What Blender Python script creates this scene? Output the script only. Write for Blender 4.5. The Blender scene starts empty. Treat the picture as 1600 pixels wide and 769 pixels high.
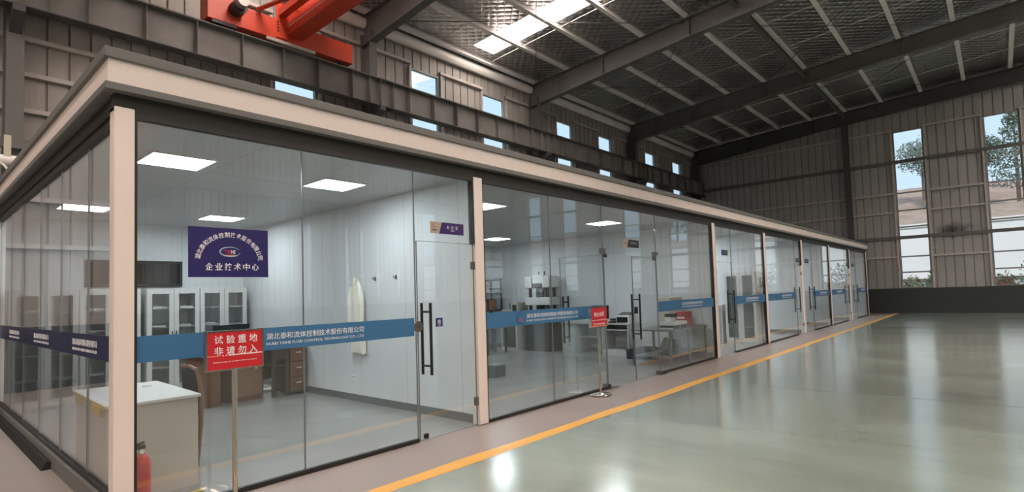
import bpy, bmesh, math, random
from mathutils import Vector, Matrix

random.seed(7)
scene = bpy.context.scene
COL = scene.collection
PI = math.pi

# ------------------------------------------------------------------ camera
FPX, PX, PY = 856.342, 814.862, 417.403
CAM = Vector((-1.065, -4.896, 1.6))
def camera_axes(yaw, pit, roll):
    f = Vector((math.cos(yaw)*math.cos(pit), math.sin(yaw)*math.cos(pit), math.sin(pit)))
    r = Vector((math.sin(yaw), -math.cos(yaw), 0.0))
    d = f.cross(r)
    c, s = math.cos(roll), math.sin(roll)
    return r*c + d*s, d*c - r*s, f
R_, D_, F_ = camera_axes(0.716000542, 0.0486374052, 0.0321437658)
cd = bpy.data.cameras.new('camera')
cam = bpy.data.objects.new('camera', cd)
COL.objects.link(cam)
m = Matrix.Identity(4)
for i in range(3):
    m[i][0] = R_[i]; m[i][1] = -D_[i]; m[i][2] = -F_[i]; m[i][3] = CAM[i]
cam.matrix_world = m
cd.sensor_width = 36.0
cd.lens = FPX*36.0/1600.0
cd.shift_x = -(PX-800.0)/1600.0
cd.shift_y = (PY-384.5)/1600.0
cd.clip_start = 0.05
cd.clip_end = 400
scene.camera = cam

# ------------------------------------------------------------------ look
vs = scene.view_settings
vs.view_transform = 'Standard'
vs.look = 'None'
vs.gamma = 1.0
vs.use_curve_mapping = False
vs.exposure = 1.1
scene.cycles.max_bounces = 10
scene.cycles.diffuse_bounces = 4
scene.cycles.glossy_bounces = 5
scene.cycles.transparent_max_bounces = 24
scene.cycles.sample_clamp_indirect = 6.0

# ------------------------------------------------------------------ world: bright hazy sky
wd = bpy.data.worlds.new('world')
scene.world = wd
wd.use_nodes = True
nt = wd.node_tree
nt.nodes.clear()
wo = nt.nodes.new('ShaderNodeOutputWorld')
bg = nt.nodes.new('ShaderNodeBackground')
tc = nt.nodes.new('ShaderNodeTexCoord')
sx = nt.nodes.new('ShaderNodeSeparateXYZ')
rp = nt.nodes.new('ShaderNodeValToRGB')
rp.color_ramp.elements[0].position = 0.0
rp.color_ramp.elements[0].color = (0.62, 0.77, 0.93, 1)
rp.color_ramp.elements[1].position = 0.5
rp.color_ramp.elements[1].color = (0.56, 0.77, 0.98, 1)
nt.links.new(tc.outputs['Generated'], sx.inputs[0])
nt.links.new(sx.outputs['Z'], rp.inputs[0])
nt.links.new(rp.outputs[0], bg.inputs[0])
bg.inputs[1].default_value = 0.58
nt.links.new(bg.outputs[0], wo.inputs[0])

SKYLIGHT_POWER = 8.5
PANEL_POWER = 16.0

sl = bpy.data.lights.new('sun', 'SUN')
sl.energy = 1.5
sl.angle = math.radians(12)
sl.color = (1.0, 0.95, 0.9)
sun = bpy.data.objects.new('sun', sl)
COL.objects.link(sun)
sun.rotation_euler = Vector((0.62, 0.25, -0.74)).to_track_quat('-Z', 'Y').to_euler()

# ------------------------------------------------------------------ materials
MATS = {}
def nodes_of(name):
    mt = bpy.data.materials.new(name)
    mt.use_nodes = True
    n = mt.node_tree.nodes
    return mt, n, mt.node_tree.links, n['Principled BSDF']

def mat(name, col, rough=0.5, metal=0.0, noise=0.0, scale=3.0, bump=0.0, spec=0.5, stretch=None, rough_noise=0.0, col2=None):
    mt, n, l, p = nodes_of(name)
    p.inputs['Base Color'].default_value = (*col, 1)
    p.inputs['Roughness'].default_value = rough
    p.inputs['Metallic'].default_value = metal
    p.inputs['Specular IOR Level'].default_value = spec
    if noise or bump or rough_noise:
        t = n.new('ShaderNodeTexCoord')
        mp = n.new('ShaderNodeMapping')
        if stretch: mp.inputs['Scale'].default_value = stretch
        nz = n.new('ShaderNodeTexNoise')
        nz.inputs['Scale'].default_value = scale
        nz.inputs['Detail'].default_value = 5
        nz.inputs['Roughness'].default_value = 0.6
        l.new(t.outputs['Object'], mp.inputs[0]); l.new(mp.outputs[0], nz.inputs['Vector'])
        if noise:
            r = n.new('ShaderNodeValToRGB')
            r.color_ramp.elements[0].position = 0.22
            r.color_ramp.elements[1].position = 0.80
            a = col2 if col2 else tuple(c*(1-noise) for c in col)
            b = tuple(min(1, c*(1+noise)) for c in col)
            r.color_ramp.elements[0].color = (*a, 1)
            r.color_ramp.elements[1].color = (*b, 1)
            l.new(nz.outputs['Fac'], r.inputs[0]); l.new(r.outputs[0], p.inputs['Base Color'])
        if rough_noise:
            mr = n.new('ShaderNodeMapRange')
            mr.inputs['From Min'].default_value = 0.3; mr.inputs['From Max'].default_value = 0.7
            mr.inputs['To Min'].default_value = max(0.02, rough-rough_noise); mr.inputs['To Max'].default_value = rough+rough_noise
            l.new(nz.outputs['Fac'], mr.inputs['Value']); l.new(mr.outputs[0], p.inputs['Roughness'])
        if bump:
            b = n.new('ShaderNodeBump'); b.inputs['Strength'].default_value = bump; b.inputs['Distance'].default_value = 0.02
            l.new(nz.outputs['Fac'], b.inputs['Height']); l.new(b.outputs[0], p.inputs['Normal'])
    MATS[name] = mt
    return mt

def emit(name, col, power):
    mt, n, l, p = nodes_of(name)
    p.inputs['Base Color'].default_value = (0.8, 0.8, 0.8, 1)
    p.inputs['Emission Color'].default_value = (*col, 1)
    p.inputs['Emission Strength'].default_value = power
    MATS[name] = mt
    return mt

def glass(name, tint, f0=0.045):
    mt, n, l, p = nodes_of(name)
    n.remove(p)
    out = n['Material Output']
    tr = n.new('ShaderNodeBsdfTransparent'); tr.inputs[0].default_value = (*tint, 1)
    gl = n.new('ShaderNodeBsdfGlossy'); gl.inputs['Roughness'].default_value = 0.0; gl.inputs['Color'].default_value = (0.97, 0.98, 1, 1)
    g = n.new('ShaderNodeNewGeometry')
    dt = n.new('ShaderNodeVectorMath'); dt.operation = 'DOT_PRODUCT'
    l.new(g.outputs['Incoming'], dt.inputs[0]); l.new(g.outputs['Normal'], dt.inputs[1])
    ab = n.new('ShaderNodeMath'); ab.operation = 'ABSOLUTE'; l.new(dt.outputs['Value'], ab.inputs[0])
    om = n.new('ShaderNodeMath'); om.operation = 'SUBTRACT'; om.inputs[0].default_value = 1.0; l.new(ab.outputs[0], om.inputs[1]); om.use_clamp = True
    pw = n.new('ShaderNodeMath'); pw.operation = 'POWER'; l.new(om.outputs[0], pw.inputs[0]); pw.inputs[1].default_value = 5.0
    ma = n.new('ShaderNodeMath'); ma.operation = 'MULTIPLY_ADD'; l.new(pw.outputs[0], ma.inputs[0]); ma.inputs[1].default_value = 1-f0; ma.inputs[2].default_value = f0
    mx = n.new('ShaderNodeMixShader')
    l.new(ma.outputs[0], mx.inputs[0]); l.new(tr.outputs[0], mx.inputs[1]); l.new(gl.outputs[0], mx.inputs[2])
    l.new(mx.outputs[0], out.inputs[0])
    MATS[name] = mt
    return mt

def seams(name, col, seamcol, rough, axes, spec=0.5, metal=0.0, noise=0.05):
    """plain sheet with dark joint lines: axes = list of (axis index, period, width, offset)"""
    mt = mat(name, col, rough, metal, noise, 1.3, spec=spec)
    n, l = mt.node_tree.nodes, mt.node_tree.links
    p = n['Principled BSDF']
    t = n.new('ShaderNodeTexCoord'); s = n.new('ShaderNodeSeparateXYZ'); l.new(t.outputs['Object'], s.inputs[0])
    prev = None
    for ax, per, w, off in axes:
        a = n.new('ShaderNodeMath'); a.operation = 'ADD'; a.inputs[1].default_value = 100*per-off; l.new(s.outputs[ax], a.inputs[0])
        f = n.new('ShaderNodeMath'); f.operation = 'MODULO'; f.inputs[1].default_value = per; l.new(a.outputs[0], f.inputs[0])
        q = n.new('ShaderNodeMath'); q.operation = 'LESS_THAN'; q.inputs[1].default_value = w; l.new(f.outputs[0], q.inputs[0])
        if prev is None: prev = q
        else:
            mm = n.new('ShaderNodeMath'); mm.operation = 'MAXIMUM'; l.new(prev.outputs[0], mm.inputs[0]); l.new(q.outputs[0], mm.inputs[1]); prev = mm
    mix = n.new('ShaderNodeMixRGB'); mix.inputs[2].default_value = (*seamcol, 1)
    src = p.inputs['Base Color'].links[0].from_socket if p.inputs['Base Color'].links else None
    if src: l.new(src, mix.inputs[1])
    else: mix.inputs[1].default_value = (*col, 1)
    l.new(prev.outputs[0], mix.inputs[0]); l.new(mix.outputs[0], p.inputs['Base Color'])
    return mt

mat('concrete', (0.285, 0.24, 0.222), 0.32, noise=0.10, scale=0.9)
mat('office_concrete', (0.29, 0.295, 0.285), 0.22, noise=0.14, scale=0.9, stretch=(0.7, 1.6, 1))
gm = mat('green_epoxy', (0.245, 0.298, 0.258), 0.18, noise=0.30, scale=0.8, rough_noise=0.05, spec=0.7, stretch=(1.1, 0.35, 1))
gm.node_tree.nodes['Principled BSDF'].inputs['Coat Weight'].default_value = 0.7
gm.node_tree.nodes['Principled BSDF'].inputs['Coat Roughness'].default_value = 0.17
mat('yellow_paint', (0.75, 0.40, 0.07), 0.35, noise=0.08, scale=4)
mat('white_paint', (0.78, 0.69, 0.635), 0.38, noise=0.02, scale=1.0)
mat('fascia_panel', (0.69, 0.61, 0.57), 0.42, noise=0.03, scale=0.6)
mat('dark_trim', (0.028, 0.028, 0.027), 0.6, spec=0.25)
mat('grey_trim', (0.125, 0.124, 0.12), 0.45)
mat('black_seal', (0.012, 0.012, 0.012), 0.5)
mat('seal_grey', (0.16, 0.18, 0.18), 0.3)
mat('steel_grey', (0.115, 0.112, 0.11), 0.55, noise=0.25, scale=1.6)
mat('steel_dark', (0.06, 0.06, 0.062), 0.6, noise=0.2, scale=1.5)
mat('girder_grey', (0.16, 0.155, 0.148), 0.55, noise=0.3, scale=1.4)
mat('purlin_pale', (0.82, 0.79, 0.78), 0.5, noise=0.12, scale=1.0)
mat('siding', (0.34, 0.32, 0.30), 0.55, noise=0.18, scale=1.1, stretch=(3.0, 3.0, 0.25))
mat('siding_far', (0.33, 0.325, 0.315), 0.55, noise=0.12, scale=0.8)
def smudge(mt, c, ry, rz_):
    n, l = mt.node_tree.nodes, mt.node_tree.links
    p = n['Principled BSDF']
    t = n.new('ShaderNodeTexCoord'); mp = n.new('ShaderNodeMapping'); mp.vector_type = 'POINT'
    mp.inputs['Location'].default_value = (0, -c[0]/ry, -c[1]/rz_); mp.inputs['Scale'].default_value = (0, 1/ry, 1/rz_)
    ln = n.new('ShaderNodeVectorMath'); ln.operation = 'LENGTH'
    l.new(t.outputs['Object'], mp.inputs[0]); l.new(mp.outputs[0], ln.inputs[0])
    nz = n.new('ShaderNodeTexNoise'); nz.inputs['Scale'].default_value = 2.6; l.new(t.outputs['Object'], nz.inputs['Vector'])
    ad = n.new('ShaderNodeMath'); ad.operation = 'MULTIPLY_ADD'; l.new(nz.outputs['Fac'], ad.inputs[0]); ad.inputs[1].default_value = 1.1; l.new(ln.outputs['Value'], ad.inputs[2])
    mr = n.new('ShaderNodeMapRange'); mr.inputs['From Min'].default_value = 0.75; mr.inputs['From Max'].default_value = 1.5; mr.inputs['To Min'].default_value = 0.9; mr.inputs['To Max'].default_value = 0.0
    l.new(ad.outputs[0], mr.inputs['Value'])
    mx = n.new('ShaderNodeMixRGB'); mx.inputs[2].default_value = (0.02, 0.018, 0.018, 1)
    l.new(p.inputs['Base Color'].links[0].from_socket, mx.inputs[1]); l.new(mr.outputs[0], mx.inputs[0]); l.new(mx.outputs[0], p.inputs['Base Color'])
smudge(MATS['siding_far'], (-3.35, 4.02), 1.0, 0.42)
mat('wainscot', (0.026, 0.034, 0.034), 0.55, noise=0.2, scale=0.8)
mat('girt_paint', (0.46, 0.43, 0.41), 0.5, noise=0.15, scale=2)
mat('frame_grey', (0.24, 0.245, 0.25), 0.4)
mat('crane_red', (0.52, 0.05, 0.018), 0.38, noise=0.10, scale=1.5)
mat('crane_dark', (0.02, 0.022, 0.03), 0.5)
mat('motor_grey', (0.45, 0.43, 0.40), 0.4, metal=0.3)
seams('wall_panel', (0.68, 0.70, 0.71), (0.42, 0.44, 0.45), 0.55, [(0, 1.15, 0.008, 0.3), (1, 1.15, 0.008, 0.35)])
seams('ceiling_panel', (0.49, 0.50, 0.50), (0.33, 0.34, 0.34), 0.42, [(0, 1.9, 0.012, 1.28), (1, 1.15, 0.008, 0.1)])
mat('base_grey', (0.11, 0.115, 0.115), 0.4)
mat('strip_blue', (0.045, 0.155, 0.31), 0.42, spec=0.4)
mat('strip_navy', (0.022, 0.028, 0.085), 0.35)  # side film strip: blue darkened to stand for the weaker light there
mat('board_blue', (0.022, 0.018, 0.12), 0.35)
mat('sign_red', (0.58, 0.018, 0.028), 0.35)
mat('lettering_white', (0.80, 0.80, 0.82), 0.5)
mat('lettering_pale', (0.42, 0.58, 0.72), 0.5)
mat('orange_line', (0.75, 0.35, 0.15), 0.5)
mat('logo_red', (0.55, 0.02, 0.05), 0.5)
mat('logo_blue', (0.03, 0.05, 0.20), 0.5)
mat('plate_purple', (0.035, 0.012, 0.12), 0.4)
mat('plate_dark', (0.02, 0.018, 0.03), 0.4)
mat('plate_beige', (0.42, 0.34, 0.27), 0.5)
mat('chrome', (0.62, 0.58, 0.53), 0.16, metal=1.0)
mat('lock_bronze', (0.30, 0.24, 0.20), 0.3, metal=0.9)
mat('handle_black', (0.014, 0.014, 0.014), 0.38)
mat('hinge_grey', (0.16, 0.155, 0.15), 0.35, metal=0.7)
mat('cabinet_white', (0.62, 0.62, 0.60), 0.38)
mat('cabinet_inside', (0.36, 0.37, 0.37), 0.5)
mat('paper', (0.78, 0.78, 0.76), 0.7)
mat('folder_blue', (0.24, 0.30, 0.50), 0.6)
mat('desk_grey', (0.52, 0.49, 0.44), 0.45, noise=0.05, scale=2)
mat('desk_top', (0.66, 0.68, 0.68), 0.3)
mat('tape_yellow', (0.48, 0.36, 0.05), 0.5)
mat('wood_brown', (0.155, 0.068, 0.036), 0.35, noise=0.25, scale=2.5, stretch=(1, 1, 0.15))
mat('wood_dark', (0.055, 0.032, 0.025), 0.4, noise=0.2, scale=3)
mat('wood_mid', (0.22, 0.12, 0.07), 0.38, noise=0.2, scale=3)
mat('leather_black', (0.022, 0.02, 0.022), 0.7, spec=0.15)
mat('extinguisher_red', (0.50, 0.028, 0.022), 0.25)
mat('brass', (0.55, 0.42, 0.20), 0.3, metal=0.9)
mat('rubber', (0.01, 0.01, 0.01), 0.6)
mat('coat_cloth', (0.86, 0.83, 0.73), 0.8)
mat('machine_white', (0.68, 0.68, 0.66), 0.4)
mat('machine_dark', (0.035, 0.036, 0.04), 0.4)
mat('machine_green', (0.13, 0.15, 0.14), 0.35)
mat('machine_beige', (0.50, 0.47, 0.38), 0.5)
mat('machine_blue', (0.05, 0.05, 0.22), 0.4)
mat('desk_sage', (0.33, 0.36, 0.33), 0.4)
mat('desk_white', (0.55, 0.55, 0.54), 0.4)
mat('bench_steel', (0.14, 0.145, 0.145), 0.4, metal=0.2)
mat('screen_black', (0.008, 0.008, 0.011), 0.2)
mat('box_red', (0.45, 0.05, 0.06), 0.5)
mat('plastic_white', (0.78, 0.78, 0.76), 0.4)
mat('grass', (0.20, 0.22, 0.12), 0.9, noise=0.3, scale=0.3)
mat('hill_earth', (0.34, 0.225, 0.19), 0.95, noise=0.30, scale=1.1, col2=(0.22, 0.17, 0.12))
mat('outside_white', (0.82, 0.78, 0.80), 0.8, noise=0.04, scale=0.4)
mat('outside_grey', (0.45, 0.47, 0.50), 0.8)
mat('leaf_green', (0.16, 0.26, 0.10), 0.7, noise=0.4, scale=1.2)
mat('leaf_dark', (0.16, 0.185, 0.14), 0.8, noise=0.4, scale=0.8)
mat('petal_red', (0.50, 0.09, 0.11), 0.7)
mat('bark', (0.16, 0.12, 0.09), 0.9)
emit('skylight', (1.0, 0.86, 0.76), SKYLIGHT_POWER)
emit('led_panel', (0.86, 0.95, 1.0), PANEL_POWER)
glass('glass', (0.955, 0.975, 0.968), 0.04)
glass('office_glass', (0.962, 0.975, 0.973), 0.075)
glass('cabinet_glass', (0.92, 0.93, 0.93), 0.045)
glass('dark_glass', (0.42, 0.43, 0.42), 0.06)

def foil():
    mt, n, l, p = nodes_of('foil')
    p.inputs['Base Color'].default_value = (0.56, 0.545, 0.55, 1)
    p.inputs['Metallic'].default_value = 1.0
    p.inputs['Roughness'].default_value = 0.20
    t = n.new('ShaderNodeTexCoord'); s = n.new('ShaderNodeSeparateXYZ'); l.new(t.outputs['Object'], s.inputs[0])
    def mth(op, a, b=None):
        k = n.new('ShaderNodeMath'); k.operation = op
        for i, v in enumerate((a, b)):
            if v is None: continue
            if isinstance(v, (int, float)): k.inputs[i].default_value = v
            else: l.new(v, k.inputs[i])
        return k.outputs[0]
    u = mth('ADD', s.outputs[0], s.outputs[1]); v = mth('SUBTRACT', s.outputs[0], s.outputs[1])
    su = mth('ABSOLUTE', mth('SINE', mth('MULTIPLY', u, PI/0.34)))
    sv = mth('ABSOLUTE', mth('SINE', mth('MULTIPLY', v, PI/0.34)))
    pil = mth('POWER', mth('MULTIPLY', su, sv), 0.5)
    nz = n.new('ShaderNodeTexNoise'); nz.inputs['Scale'].default_value = 5.0; nz.inputs['Detail'].default_value = 6; nz.inputs['Roughness'].default_value = 0.65
    l.new(t.outputs['Object'], nz.inputs['Vector'])
    nb = n.new('ShaderNodeTexNoise'); nb.inputs['Scale'].default_value = 0.45; nb.inputs['Detail'].default_value = 2
    l.new(t.outputs['Object'], nb.inputs['Vector'])
    h = mth('ADD', mth('ADD', mth('MULTIPLY', pil, 1.1), mth('MULTIPLY', nz.outputs['Fac'], 0.9)), mth('MULTIPLY', nb.outputs['Fac'], 4.0))
    b = n.new('ShaderNodeBump'); b.inputs['Strength'].default_value = 0.55; b.inputs['Distance'].default_value = 0.07
    l.new(h, b.inputs['Height']); l.new(b.outputs[0], p.inputs['Normal'])
    MATS['foil'] = mt
foil()

# ------------------------------------------------------------------ mesh building
class MB:
    def __init__(self):
        self.v = []; self.f = []
    def add(self, vs_, fs_):
        o = len(self.v)
        self.v += [tuple(a) for a in vs_]
        self.f += [tuple(i+o for i in q) for q in fs_]
        return self
    def box(self, x0, x1, y0, y1, z0, z1):
        return self.add([(x0,y0,z0),(x1,y0,z0),(x1,y1,z0),(x0,y1,z0),(x0,y0,z1),(x1,y0,z1),(x1,y1,z1),(x0,y1,z1)],
                        [(0,3,2,1),(4,5,6,7),(0,1,5,4),(1,2,6,5),(2,3,7,6),(3,0,4,7)])
    def prism(self, poly, axis, a, b):
        """poly: 2-D outline in the two other axes (cyclic order), extruded along axis from a to b"""
        n = len(poly)
        def P(p, w):
            if axis == 0: return (w, p[0], p[1])
            if axis == 1: return (p[0], w, p[1])
            return (p[0], p[1], w)
        vs_ = [P(p, a) for p in poly]+[P(p, b) for p in poly]
        fs_ = [tuple(range(n))[::-1], tuple(range(n, 2*n))]+[(i, (i+1) % n, n+(i+1) % n, n+i) for i in range(n)]
        return self.add(vs_, fs_)
    def cyl(self, p0, p1, r, n=16, r2=None):
        p0 = Vector(p0); p1 = Vector(p1); r2 = r if r2 is None else r2
        d = (p1-p0).normalized()
        a = d.orthogonal().normalized(); b = d.cross(a)
        vs_ = []
        for p, rr in ((p0, r), (p1, r2)):
            for i in range(n):
                t = 2*PI*i/n
                vs_.append(p+a*rr*math.cos(t)+b*rr*math.sin(t))
        fs_ = [tuple(range(n))[::-1], tuple(range(n, 2*n))]+[(i, (i+1) % n, n+(i+1) % n, n+i) for i in range(n)]
        return self.add(vs_, fs_)
    def tube(self, pts, r, n=10, closed=False):
        pts = [Vector(p) for p in pts]; k = len(pts)
        rr = r if isinstance(r, (list, tuple)) else [r]*k
        vs_ = []; a = None
        for i, p in enumerate(pts):
            if closed: d = pts[(i+1) % k]-pts[i-1]
            else: d = pts[min(i+1, k-1)]-pts[max(i-1, 0)]
            d.normalize()
            a = d.orthogonal().normalized() if a is None else (a-d*a.dot(d)).normalized()
            b = d.cross(a)
            for j in range(n):
                t = 2*PI*j/n
                vs_.append(p+(a*math.cos(t)+b*math.sin(t))*rr[i])
        fs_ = []
        for i in range(k if closed else k-1):
            q = (i+1) % k
            fs_ += [(i*n+j, i*n+(j+1) % n, q*n+(j+1) % n, q*n+j) for j in range(n)]
        if not closed: fs_ += [tuple(range(n))[::-1], tuple(range((k-1)*n, k*n))]
        return self.add(vs_, fs_)
    def lathe(self, prof, c=(0, 0, 0), n=28):
        """prof: (radius, z) from bottom to top"""
        vs_ = []; k = len(prof)
        for r, z in prof:
            for j in range(n):
                t = 2*PI*j/n
                vs_.append((c[0]+max(r, 1e-4)*math.cos(t), c[1]+max(r, 1e-4)*math.sin(t), c[2]+z))
        fs_ = [(i*n+j, i*n+(j+1) % n, (i+1)*n+(j+1) % n, (i+1)*n+j) for i in range(k-1) for j in range(n)]
        fs_ += [tuple(range(n))[::-1], tuple(range((k-1)*n, k*n))]
        return self.add(vs_, fs_)
    def xf(self, mtx):
        self.v = [tuple(mtx @ Vector(p)) for p in self.v]
        return self
    def build(self, name, material, parent=None, label=None, bevel=0.0, smooth=False, recalc=True):
        me = bpy.data.meshes.new(name)
        me.from_pydata(self.v, [], self.f)
        if recalc:
            bm = bmesh.new(); bm.from_mesh(me)
            bmesh.ops.recalc_face_normals(bm, faces=bm.faces[:])
            bm.to_mesh(me); bm.free()
        if smooth:
            me.polygons.foreach_set('use_smooth', [True]*len(me.polygons))
            me.set_sharp_from_angle(angle=math.radians(40))
        me.materials.append(MATS[material])
        o = bpy.data.objects.new(name, me)
        COL.objects.link(o)
        if parent is not None: o.parent = parent
        if label: o['label'] = label
        if bevel:
            bv = o.modifiers.new('bevel', 'BEVEL'); bv.width = bevel; bv.segments = 2; bv.limit_method = 'ANGLE'
        return o

def box(*a): return MB().box(*a)
def thing(name, label, cat, loc=(0, 0, 0), rotz=0.0, group=None, kind=None):
    o = bpy.data.objects.new(name, None); COL.objects.link(o)
    o.empty_display_size = 0.1
    o.location = loc; o.rotation_euler = (0, 0, rotz)
    o['label'] = label; o['category'] = cat
    if group: o['group'] = group
    if kind: o['kind'] = kind
    return o
def tag(o, label, cat, group=None, kind=None):
    o['label'] = label; o['category'] = cat
    if group: o['group'] = group
    if kind: o['kind'] = kind
    return o
def structure(o, label, cat): return tag(o, label, cat, kind='structure')
ORD = ['first', 'second', 'third', 'fourth', 'fifth', 'sixth', 'seventh', 'eighth', 'ninth', 'tenth', 'eleventh', 'twelfth',
       'thirteenth', 'fourteenth', 'fifteenth', 'sixteenth', 'seventeenth', 'eighteenth', 'nineteenth', 'twentieth', 'twenty-first', 'twenty-second']

def lettering(name, body, material, parent, loc, height, width=None, facing='front', depth=0.0015, roll=0.0, bold=0.0, spacing=1.0):
    """text as a thin mesh: facing front = towards -y, side = towards -x; loc is the centre; height is the cap/character height"""
    cu = bpy.data.curves.new(name, 'FONT')
    cu.body = body; cu.size = 1.0; cu.align_x = 'CENTER'; cu.extrude = 0.0; cu.offset = bold; cu.resolution_u = 2
    cu.space_character = spacing
    tmp = bpy.data.objects.new(name, cu); COL.objects.link(tmp)
    dg = bpy.context.evaluated_depsgraph_get()
    me = bpy.data.meshes.new_from_object(tmp.evaluated_get(dg))
    bpy.data.objects.remove(tmp); bpy.data.curves.remove(cu)
    xs = [v.co.x for v in me.vertices]; ys = [v.co.y for v in me.vertices]
    cx, cy = (min(xs)+max(xs))/2, (min(ys)+max(ys))/2
    sy = height/(max(ys)-min(ys)); sx_ = width/(max(xs)-min(xs)) if width else sy
    for v in me.vertices: v.co = ((v.co.x-cx)*sx_, (v.co.y-cy)*sy, 0)
    me.materials.clear(); me.materials.append(MATS[material])
    o = bpy.data.objects.new(name, me); COL.objects.link(o)
    md = o.modifiers.new('thickness', 'SOLIDIFY'); md.thickness = depth; md.offset = 1
    o.parent = parent
    o.location = loc
    base = Matrix.Rotation(PI/2, 4, 'X')
    if facing == 'side': base = Matrix.Rotation(-PI/2, 4, 'Z') @ base
    o.rotation_euler = (base @ Matrix.Rotation(roll, 4, 'Z')).to_euler()
    return o

# ================================================================== THE HALL
XF, XB = 32.65, -15.6          # end walls (inner faces)
YL, YR = 9.55, -25.25          # long walls (inner faces)
RIDGE = -7.85
def roof_z(y):                 # underside of the purlins
    return 10.22+0.06*(9.1-(y if y > RIDGE else 2*RIDGE-y))

structure(box(-26, XF+0.3, YR-0.3, YL+0.3, -0.12, 0.0).build('floor', 'concrete'), 'pinkish grey concrete floor slab around the glass offices', 'floor')
structure(box(-15.5, XF-0.02, YR+0.02, -1.02, 0.0, 0.004).build('floor_green', 'green_epoxy'), 'glossy grey green painted floor of the hall', 'floor')
# slightly wavy hand painted line
mb = MB(); L0 = []; L1 = []
N = 160
for i in range(N+1):
    x = -15.5+(XF-0.6+15.5)*i/N
    L0.append((x, -1.022+0.007*math.sin(x*1.7)+0.005*math.sin(x*4.1+1), 0.0055)); L1.append((x, -0.845+0.010*math.sin(x*2.3+2)+0.007*math.sin(x*5.3), 0.0055))
mb.add(L0+L1, [(i, i+1, N+2+i, N+1+i) for i in range(N)])
mb.add([(a, b, 0.0) for a, b, c in L0+L1], [(i, N+1+i, N+2+i, i+1) for i in range(N)])
tag(mb.build('floor_marking', 'yellow_paint'), 'long yellow painted line on the floor before the offices', 'floor marking')

structure(MB().prism([(8.071, -1.940), (8.117, -5.022), (8.129, -5.022), (8.083, -1.940)], 2, 0.004, 0.0048).build('trim_floor_joint', 'steel_grey'), 'thin dark joint line across the green floor', 'floor joint')

# --- corrugated cladding with real window openings
def cladding(name, material, axis, c, out, u0, u1, z0, z1f, holes, period=0.36, label='', cat='wall'):
    """axis 0: wall in plane x=c, u runs along y; axis 1: wall in plane y=c, u runs along x; out = +1/-1 outward"""
    def P(u, d, z): return (c+out*d, u, z) if axis == 0 else (u, c+out*d, z)
    brk = {u0, u1}
    u = u0; prof = []
    g = 0.045
    cuts = []
    k = math.ceil((u1-u0)/period)
    for i in range(k+1):
        b = u0+i*period
        for e, d in ((0, 0.0), (period-g, 0.0), (period-g+0.010, 0.05), (period-0.010, 0.05)):
            if b+e <= u1: cuts.append((b+e, d))
    cuts.append((u1, 0.0))
    def depth(x):
        for i in range(len(cuts)-1):
            if cuts[i][0] <= x <= cuts[i+1][0]:
                w = cuts[i+1][0]-cuts[i][0]
                t = 0 if w < 1e-9 else (x-cuts[i][0])/w
                return cuts[i][1]*(1-t)+cuts[i+1][1]*t
        return 0.0
    us = sorted(set([round(a, 5) for a, d in cuts]+[h[0] for h in holes]+[h[1] for h in holes]))
    mb = MB()
    for a, b in zip(us, us[1:]):
        if b-a < 1e-5: continue
        mid = (a+b)/2
        hz = [h for h in holes if h[0]-1e-6 <= mid <= h[1]+1e-6]
        spans = [(z0, z1f)] if not hz else [(z0, hz[0][2]), (hz[0][3], z1f)]
        for lo, hi in spans:
            f = lambda q, w: q(w) if callable(q) else q
            if f(hi, mid)-f(lo, mid) < 0.01: continue
            da, db = depth(a), depth(b)
            mb.add([P(a, da, f(lo, a)), P(b, db, f(lo, b)), P(b, db, f(hi, b)), P(a, da, f(hi, a)),
                    P(a, 0.07, f(lo, a)), P(b, 0.07, f(lo, b)), P(b, 0.07, f(hi, b)), P(a, 0.07, f(hi, a))],
                   [(0, 1, 2, 3), (7, 6, 5, 4), (0, 3, 7, 4), (1, 5, 6, 2), (0, 4, 5, 1), (3, 2, 6, 7)])
    return structure(mb.build(name, material), label, cat)

WZ0, WZ1 = 1.27, 9.28
FAR_W = [(-2.40, -1.15), (-5.97, -4.72), (-11.30, -10.05), (-14.72, -13.47), (-20.0, -18.75), (-23.4, -22.15)]
COLX = [-15.2, -7.55, 0.40, 8.35, 16.30, 24.30, 32.25]
LONG_W = []
for cx in COLX[:-1]:
    LONG_W += [(cx+1.83, cx+3.05), (cx+5.18, cx+6.42)]
SLITS = [(x, x+0.38, 1.5, 6.2) for x in (-9.0, -7.9, -6.8, -1.0, 0.1, 1.2, 14.68, 16.23, 17.15, 18.2, 19.38, 20.95)]+[(23.2, 25.0, 1.27, 7.5), (29.4, 31.4, 1.27, 5.0)]
LEFT_W = [w for w in LONG_W if w[0] > 4]      # the wall behind the offices starts its windows later
top_far = lambda y: roof_z(y)+0.2
cladding('wall_far', 'siding_far', 0, XF, 1, YR, YL, 1.25, top_far, [(a, b, WZ0, WZ1) for a, b in FAR_W], label='grey ribbed metal end wall at the far end of hall')
structure(box(XF-0.05, XF+0.25, YR, YL, 0, 1.25).build('wall_far_base', 'wainscot'), 'dark green masonry base along the far end wall', 'wall')
cladding('wall_left', 'siding', 1, YL, 1, XB, XF, 1.25, roof_z(YL)+0.2, [(a, b, WZ0, WZ1) for a, b in LEFT_W], label='brown grey ribbed metal long wall behind the offices')
structure(box(XB, XF, YL, YL+0.25, 0, 1.25).build('wall_left_base', 'wainscot'), 'dark masonry base of the long wall behind offices', 'wall')
cladding('wall_right', 'siding_far', 1, YR, -1, XB, XF, 1.25, roof_z(YR)+0.2, SLITS, label='grey ribbed metal long wall opposite the offices')
structure(box(XB, XF, YR-0.25, YR, 0, 1.25).build('wall_right_base', 'wainscot'), 'dark masonry base of the opposite long wall', 'wall')
cladding('wall_back', 'siding_far', 0, XB, -1, YR, YL, 0.0, top_far, [], label='grey ribbed metal end wall behind the viewer')

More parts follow.
